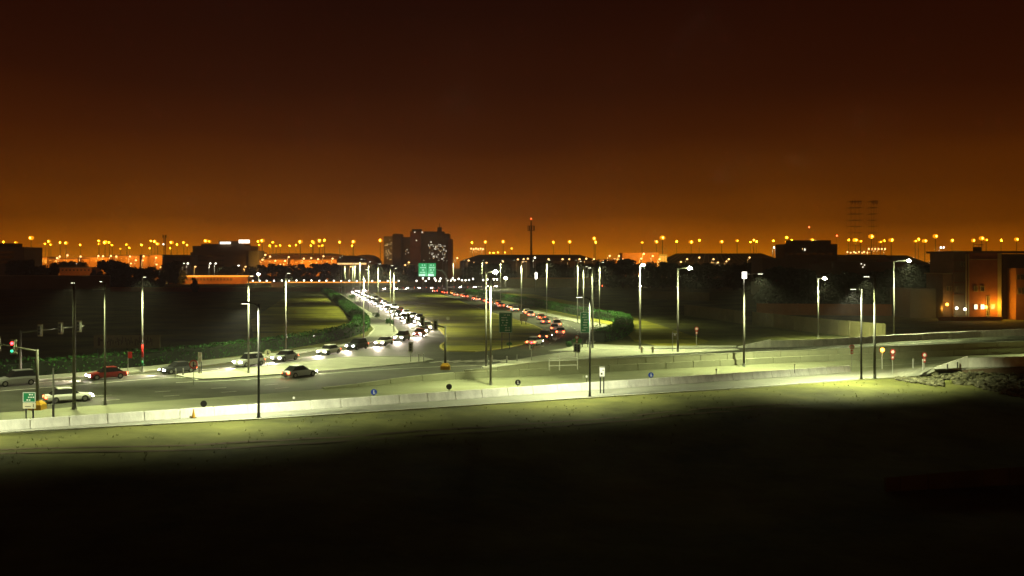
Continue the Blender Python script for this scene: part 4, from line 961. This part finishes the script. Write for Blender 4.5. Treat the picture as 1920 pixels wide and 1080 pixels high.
# villa
t = building('four-storey brick villa with lamps glowing orange at its foot', 'villa', 'villa'); d = 246
blk(MB(), 1788, 1815, 472, d + 1.0, 14).build('left_bay', M['wall_bay'], t); blk(MB(), 1815, 1878, 474, d, 15).build('brick_wall', M['wall_br'], t); blk(MB(), 1880, 1990, 476, d + 3, 12).build('right_wing', M['wall_dk'], t); blk(MB(), 1905, 1990, 503, d - 1.5, 5).build('right_porch', M['wall_or'], t)
blk(MB(), 1787, 1990, 470.5, d - .12, 16, zb=HT(474.2, d)).build('roof_slab', M['wall_dk'], t); blk(MB(), 1831, 1840, 463, d + 3, 2, zb=16.8).build('roof_box', M['wall_dk'], t); MB().box((AT(1835, d + 4).x, d + 4, HT(458.6, d)), (2.1, .6, .15)).tube([(AT(1835.5, d + 4).x, d + 4, 17.5), (AT(1835.5, d + 4).x, d + 4, HT(458.6, d))], .05, 5).build('dish_antenna', M['galv_d'], t)
blk(MB(), 1768, 1787.5, 514, d + 2, 10).build('annex', M['wall_bay'], t); blk(MB(), 1773, 1790, 497, d + 6, 8).build('annex_roof_block', M['wall_dk'], t); blk(MB(), 1767, 1788, 512.2, d + 1.6, 11, zb=HT(514.2, d)).build('annex_roof', M['wall_yl'], t)
for x in (1811.5, 1816): blk(MB(), x, x + 1.4, 476, d - .35, .4).build('drain_pipe', M['wall_yl'], t)
def fwin(x0, x1, y0, y1, dd, m_):
    f = win(t, x0 - .8, x1 + .8, y0 - .8, y1 + .8, dd, M['wall_yl'], 'window', .14)
    a, b = AT(x0, dd), AT(x1, dd); MB().box(((a.x + b.x) / 2, dd - .16, (HT(y0, dd) + HT(y1, dd)) / 2), (b.x - a.x, .06, HT(y0, dd) - HT(y1, dd))).build('pane', m_, f)
    MB().box(((a.x + b.x) / 2, dd - .2, (HT(y0, dd) + HT(y1, dd)) / 2), (.06, .05, HT(y0, dd) - HT(y1, dd))).build('glazing_bar', M['wall_yl'], f)
for (x0, x1, y0, y1, m_) in [(1827, 1832.5, 537, 546, 'glass'), (1839, 1845, 537, 546, 'glass'), (1826.5, 1832, 571, 579.5, 'e_winw'), (1838.5, 1845, 571, 579.5, 'e_winw'), (1871, 1875, 492, 500, 'e_wino')]: fwin(x0, x1, y0, y1, d, M[m_])
for yy in (487, 508, 529, 551): blk(MB(), 1788, 1815, yy, d + .9, .3, zb=HT(yy + 1.6, d)).build('string_course', M['wall_br'], t)
blk(MB(), 1871.5, 1878, 474.5, d - .3, .5).build('corner_pier', M['wall_yl'], t); blk(MB(), 1818, 1871, 486, d - .1, .3, zb=HT(487.2, d)).build('cornice', M['wall_yl'], t)
for (x0, x1, y0, y1, m_) in [(1850, 1855, 556, 592, 'wall_or'), (1858, 1864, 571, 579.5, 'e_wino'), (1907, 1911, 515, 524, 'glass'), (1914, 1919, 515, 524, 'glass'), (1909, 1913, 540, 551, 'glass'), (1916, 1919, 540, 551, 'glass')]: fwin(x0, x1, y0, y1, d - (0 if x0 < 1900 else 1.5), M[m_])
for (x0, x1, y0, y1) in [(1802, 1804.5, 491, 499), (1807.5, 1810, 491, 499), (1793, 1795, 537, 545)]: fwin(x0, x1, y0, y1, d + 1, M['glass'])
for (x0, x1, y0, y1) in [(1775, 1777.5, 537, 545), (1780.5, 1783.5, 537, 545)]: fwin(x0, x1, y0, y1, d + 2, M['glass'])
for (px, py, dd, pw, col) in [(1777.5, 571, d + .6, 160, (1, .5, .08)), (1850.5, 576, d - 1.4, 520, (1, .50, .07)), (1868, 574, d - 1.0, 1300, (1, .45, .03)), (1795.5, 578, d - .8, 50, (.8, 1, .6)), (1811, 580, d - 1.0, 50, (.8, 1, .6)), (1912, 566, d - 5, 160, (1, .5, .12)), (1762, 578, d + 3, 120, (1, .55, .08))]:
    q = AT(px, dd, HT(py, dd))
    if px not in (1868, 1912, 1762): MB().sphere((q.x, q.y + .5, q.z), .34, 10, 6).build('wall_lamp', M['e_wht'] if pw == 50 else M['e_amb'], t)
    light('wall_lamp_light', 'POINT', q + Vector((0, -.5, 0)), pw, col, None, .2)
blk(MB(), 1760, 1880, 594, d - 5, .3).build('garden_wall', M['wall_or'], t)
# panel walls
def panel_wall(pl, h, label, m_, step=3.0):
    t = building(label, 'wall', 'panel_wall'); P = even([G(x, y, 0) for x, y in pl], 20); sweep(P, [(-.12, -.1), (.12, -.1), (.12, h), (-.12, h)], 'wall_face', M[m_], t, groove=step, gd=.06)
    for q in resample(P, step * 3): MB().box((q.x, q.y, h / 2), (.34, .34, h + .15)).build('pier', M[m_], t)
panel_wall([(1284, 592), (1340, 599), (1392, 607)], 2.9, 'dim panel wall stepping down on the dark slope, left section', 'wall_pn')
panel_wall([(1412, 609), (1500, 620), (1580, 629), (1660, 637)], 2.9, 'dim panel wall running down behind the far parapet', 'wall_pn')
panel_wall([(1200, 560), (1300, 563), (1330, 564)], 3.0, 'very dim low wall on the dark rise beyond the bend', 'wall_pn', 4)
panel_wall([(1420, 590), (1560, 591), (1672, 592)], 3.0, 'reddish garden wall in front of the dark block', 'wall_or', 3.5)
light('wall_wash', 'POINT', AT(1660, 255, 5), 120, (1, .45, .1), None, .3); light('wall_wash', 'POINT', AT(1600, 255, 6), 60, (1, .45, .1), None, .3)
# foreground compound wall far below right, almost lost in the dark
t = building('block wall lost in darkness at the lower right', 'wall', 'panel_wall'); P = even([G(1940, 906, -2.3), G(1800, 917, -2.3), G(1660, 930, -2.3)], 14); sweep([p + Vector((0, 0, 0)) for p in P], [(-.12, -.4), (.12, -.4), (.12, 1.3), (-.12, 1.3)], 'wall_face', M['sand'], t, groove=2.4, gd=.05)

# telecom tower, antenna mast, far twin towers
d = 640; p = AT(996, d, 0); t = thing('telecom_tower', 'tall monopole telecom tower with antenna ring on the skyline', 'telecom tower', p)
MB().tube([(0, 0, 0), (0, 0, HT(432, d)), (0, 0, HT(414, d))], [.9, .55, .3], 10).build('pole', M['darkpole'], t, True)
hz_ = HT(428, d); mb = MB().tube([(0, 0, hz_ - 1.6), (0, 0, hz_ - 1.4)], 2.0, 12).tube([(0, 0, hz_ + 1.4), (0, 0, hz_ + 1.6)], 2.0, 12); mb.build('platform_ring', M['darkpole'], t)
for k in range(9): a = k * 2 * math.pi / 9; MB().box((2.15 * math.cos(a), 2.15 * math.sin(a), hz_), (.3, .55, 3.2), a).build('antenna_panel', M['darkpole'], t)
MB().tube([(0, 0, HT(414, d)), (0, 0, HT(410.5, d))], .07, 5).build('lightning_rod', M['darkpole'], t); MB().sphere((0, -.2, HT(410, d)), .3, 8, 5).build('obstruction_lamp', M['e_tail'], t)
d = 700; p = AT(308.5, d, 0); t = thing('antenna_mast', 'thin dark antenna mast rising left of the low dark wing', 'antenna mast', p)
for (x, y) in ((-.6, 0), (.6, 0), (0, .9)): MB().tube([(x, y, 0), (x, y, HT(441, d))], .16, 5).build('leg', M['darkpole'], t)
mb = MB()
for k in range(16): z0 = k * 2.05; mb.tube([(-.6, 0, z0), (.6, 0, z0 + 1.0), (0, .9, z0 + 1.5), (-.6, 0, z0 + 2)], .07, 4)
mb.build('bracing', M['darkpole'], t)
for s_ in (-1, 1): MB().box((s_ * 1.1, 0, HT(443, d)), (.4, .4, 2.2)).build('antenna_panel', M['darkpole'], t)
MB().sphere((-.6, -.6, HT(458, d)), .45, 8, 5).build('warning_lamp', M['e_wht'], t)
# ------------------------------------------------------------------ trees
def make_tree(seed, h=10.0, w=4.5, k=1500, size=.42):
    random.seed(seed); t = thing('tree', '', 'tree'); mb = MB(); th = h * .42
    mb.tube([(0, 0, -.2), (.1, .05, th * .6), (.2, 0, th)], [.32, .24, .17], 8)
    ends = []
    for i in range(7):
        a = i * .9 + random.random(); e = Vector((math.cos(a) * w * random.uniform(.3, .7), math.sin(a) * w * random.uniform(.3, .7), h * random.uniform(.40, .88)))
        mb.tube([(.15, 0, th * random.uniform(.7, 1)), e * .5 + Vector((0, 0, th * .45)), e], [.13, .08, .03], 5); ends.append(e)
    mb.build('trunk', M['bark'], t); cb = MB()
    for e in ends + [Vector((0, 0, h * .86)), Vector((w * .3, 0, h * .7)), Vector((-w * .35, .5, h * .66))]:
        leaf_clump(cb, e, w * random.uniform(.28, .42), h * random.uniform(.10, .17), k // 10, size)
    for i in range(9):
        a = i * .7; cb_r = w * random.uniform(.35, .75); leaf_clump(cb, (math.cos(a) * cb_r, math.sin(a) * cb_r, h * random.uniform(.10, .38)), w * .32, h * .13, k // 11, size)
    cb.build('crown', M['leaf'], t); return t
TP = [make_tree(s) for s in (1, 2, 3, 4)]; used = [0, 0, 0, 0]
TREES = [(33, 489, 560, 1.1), (46, 488, 565, 1.2), (56, 493, 560, 1.0), (70, 500, 560, .8), (84, 497, 600, .8), (98, 495, 590, .9), (118, 490, 640, 1.1), (135, 490, 650, 1.2), (155, 491, 640, 1.1), (176, 506, 580, .8), (190, 508, 580, .7),
    (208, 487, 560, 1.1), (222, 491, 560, 1.2), (236, 494, 555, 1.1), (250, 500, 550, 1.0), (262, 502, 545, 1.0), (275, 504, 540, .9), (288, 501, 550, 1.0), (298, 505, 550, .9), (316, 493, 640, 1.1), (330, 490, 650, 1.2), (365, 521, 470, .6), (420, 499, 690, 1.2), (438, 498, 690, 1.2), (470, 500, 680, 1.1),
    (492, 497, 640, 1.1), (510, 494, 640, 1.2), (528, 498, 630, 1.1), (546, 497, 640, 1.2), (566, 496, 640, 1.2), (590, 494, 650, 1.3), (612, 493, 650, 1.3), (632, 497, 640, 1.1), (702, 497, 700, 1.2), (722, 495, 700, 1.2), (745, 497, 690, 1.1), (770, 496, 690, 1.1), (885, 493, 650, 1.2), (905, 494, 650, 1.2), (925, 494, 640, 1.1),
    (950, 494, 640, 1.2), (1010, 494, 640, 1.2), (1028, 489, 620, 1.3), (1042, 495, 620, 1.1), (1060, 495, 620, 1.2), (1083, 494, 610, 1.2), (1105, 494, 610, 1.2), (1132, 490, 560, 1.1), (1150, 487, 560, 1.3), (1168, 486, 555, 1.3), (1182, 487, 560, 1.2), (1204, 493, 540, 1.1), (1222, 492, 540, 1.2), (1243, 492, 540, 1.2),
    (1262, 493, 530, 1.2), (1284, 494, 530, 1.2), (1306, 495, 520, 1.2), (1330, 494, 520, 1.3), (1352, 495, 510, 1.2), (1376, 495, 500, 1.2), (1400, 494, 490, 1.2), (1424, 493, 480, 1.2), (1442, 504, 330, 1.0), (1462, 500, 330, 1.2), (1490, 505, 320, 1.2), (1520, 508, 310, 1.1), (1550, 512, 305, 1.1), (1585, 510, 300, 1.1), (1620, 514, 300, 1.0), (1652, 510, 300, 1.1),
    (1690, 504, 290, 1.2), (1712, 496, 300, 1.3), (1726, 499, 300, 1.2), (1742, 504, 295, 1.2), (1756, 508, 290, 1.1), (1768, 515, 285, .9)]
lb = rank_labels([a[0] for a in TREES], 'dark bushy tree in the town')
for i, (px, py, d, wf) in enumerate(TREES):
    t = TP[i % 4] if not used[i % 4] else copy_tree(TP[i % 4]); used[i % 4] = 1
    t.location = AT(px, d, 0); hh = HT(py, d); t.scale = (wf * 1.25 * max(.6, hh / 12), wf * 1.25 * max(.6, hh / 12), hh / 9.6); t.rotation_euler = (0, 0, i * 1.7); t['label'] = lb[px]; t['group'] = 'dark trees across the town'
# parked lit vehicles beyond the dark rise, red tail lights
for i, (px, d, rz, lb_) in enumerate([(1211, 560, 90, 'pale car parked beyond the dark rise, lit by lamps'), (1219, 556, 90, 'second pale car parked beyond the dark rise, right of another'), (1131, 570, 0, 'car showing red tail lights at the end of the pale wall'), (1106, 575, 90, 'pale car waiting at the end of the pale wall')]):
    t = copy_tree(PROTO[('cwhite', 0)]); t.location = AT(px, d, 0); t.rotation_euler = (0, 0, R(rz)); t['label'] = lb_; t['group'] = 'cars parked beyond the rise'; t.scale = (1.2,) * 3
light('lamp_light', 'POINT', AT(1215, 545, 7), 1600, (1, .95, .6), None, .3)
for (px, py, lb_) in [(1208, 515, 'distant small red beacon left of the long-armed lamp'), (1221, 523, 'distant red beacon lowest of three by the parked cars'), (1241, 507, 'distant faint red beacon under the depot'), (1517, 426, 'red warning light in the sky above the flat-topped block'), (1569, 442, 'red warning light over the right end of the flat-topped block')]:
    d = 560 if py > 492 else 1000; p = AT(px, d, 0); t = thing('beacon_mast', lb_, 'beacon', p, 0, 'red beacons on thin masts'); MB().tube([(0, 0, 0), (0, 0, HT(py, d))], .12, 5).build('pole', M['darkpole'], t); MB().sphere((0, -.3, HT(py, d)), .55, 8, 5).build('red_lamp', M['e_tail'], t)
for (x0, x1, lb_) in [(1596, 1620, 'faint far skyscraper with pale lit top, left of two'), (1634, 1648, 'faint far skyscraper with pale lit top, right of two')]:
    t = building(lb_, 'skyscraper', 'skyscraper'); d = 1750; m_ = M['roof']
    a_, b_ = AT(x0, d).x, AT(x1, d).x; zt = HT(377, d); mb = MB()
    for k in range(4):
        for yy in (0, 26): mb.box((a_ + (b_ - a_) * k / 3, d + yy, zt / 2), (.25, .25, zt))
    mb.build('frame_columns', M['wall_gr'], t); mb = MB()  # open frame thins the shaft so it looks faded by haze
    for k in range(1, 12): mb.box(((a_ + b_) / 2, d + 13, zt * k / 11), (b_ - a_, 27, .2))
    mb.build('floor_slabs', M['wall_gr'], t)
    for k in range(4): win(t, x0 + 1 + (x1 - x0 - 2) * k / 4, x0 + 2 + (x1 - x0 - 2) * k / 4, 375.5, 383, d, M['wall_or'], 'top_rib', 2)

# ------------------------------------------------------------------ dusty air over the whole place
hb = MB().box((0, 1070, 60), (3560, 2620, 136)).build('haze', M['white']); hb['kind'] = 'stuff'
hm = bpy.data.materials.new('haze'); hm.use_nodes = True; hn = hm.node_tree
hn.nodes.remove(hn.nodes['Principled BSDF'])
pv = hn.nodes.new('ShaderNodeVolumePrincipled'); pv.inputs['Density'].default_value = .00030; pv.inputs['Color'].default_value = (.9, .88, .85, 1); pv.inputs['Anisotropy'].default_value = .15
hn.links.new(pv.outputs[0], hn.nodes['Material Output'].inputs['Volume']); hb.data.materials.clear(); hb.data.materials.append(hm)
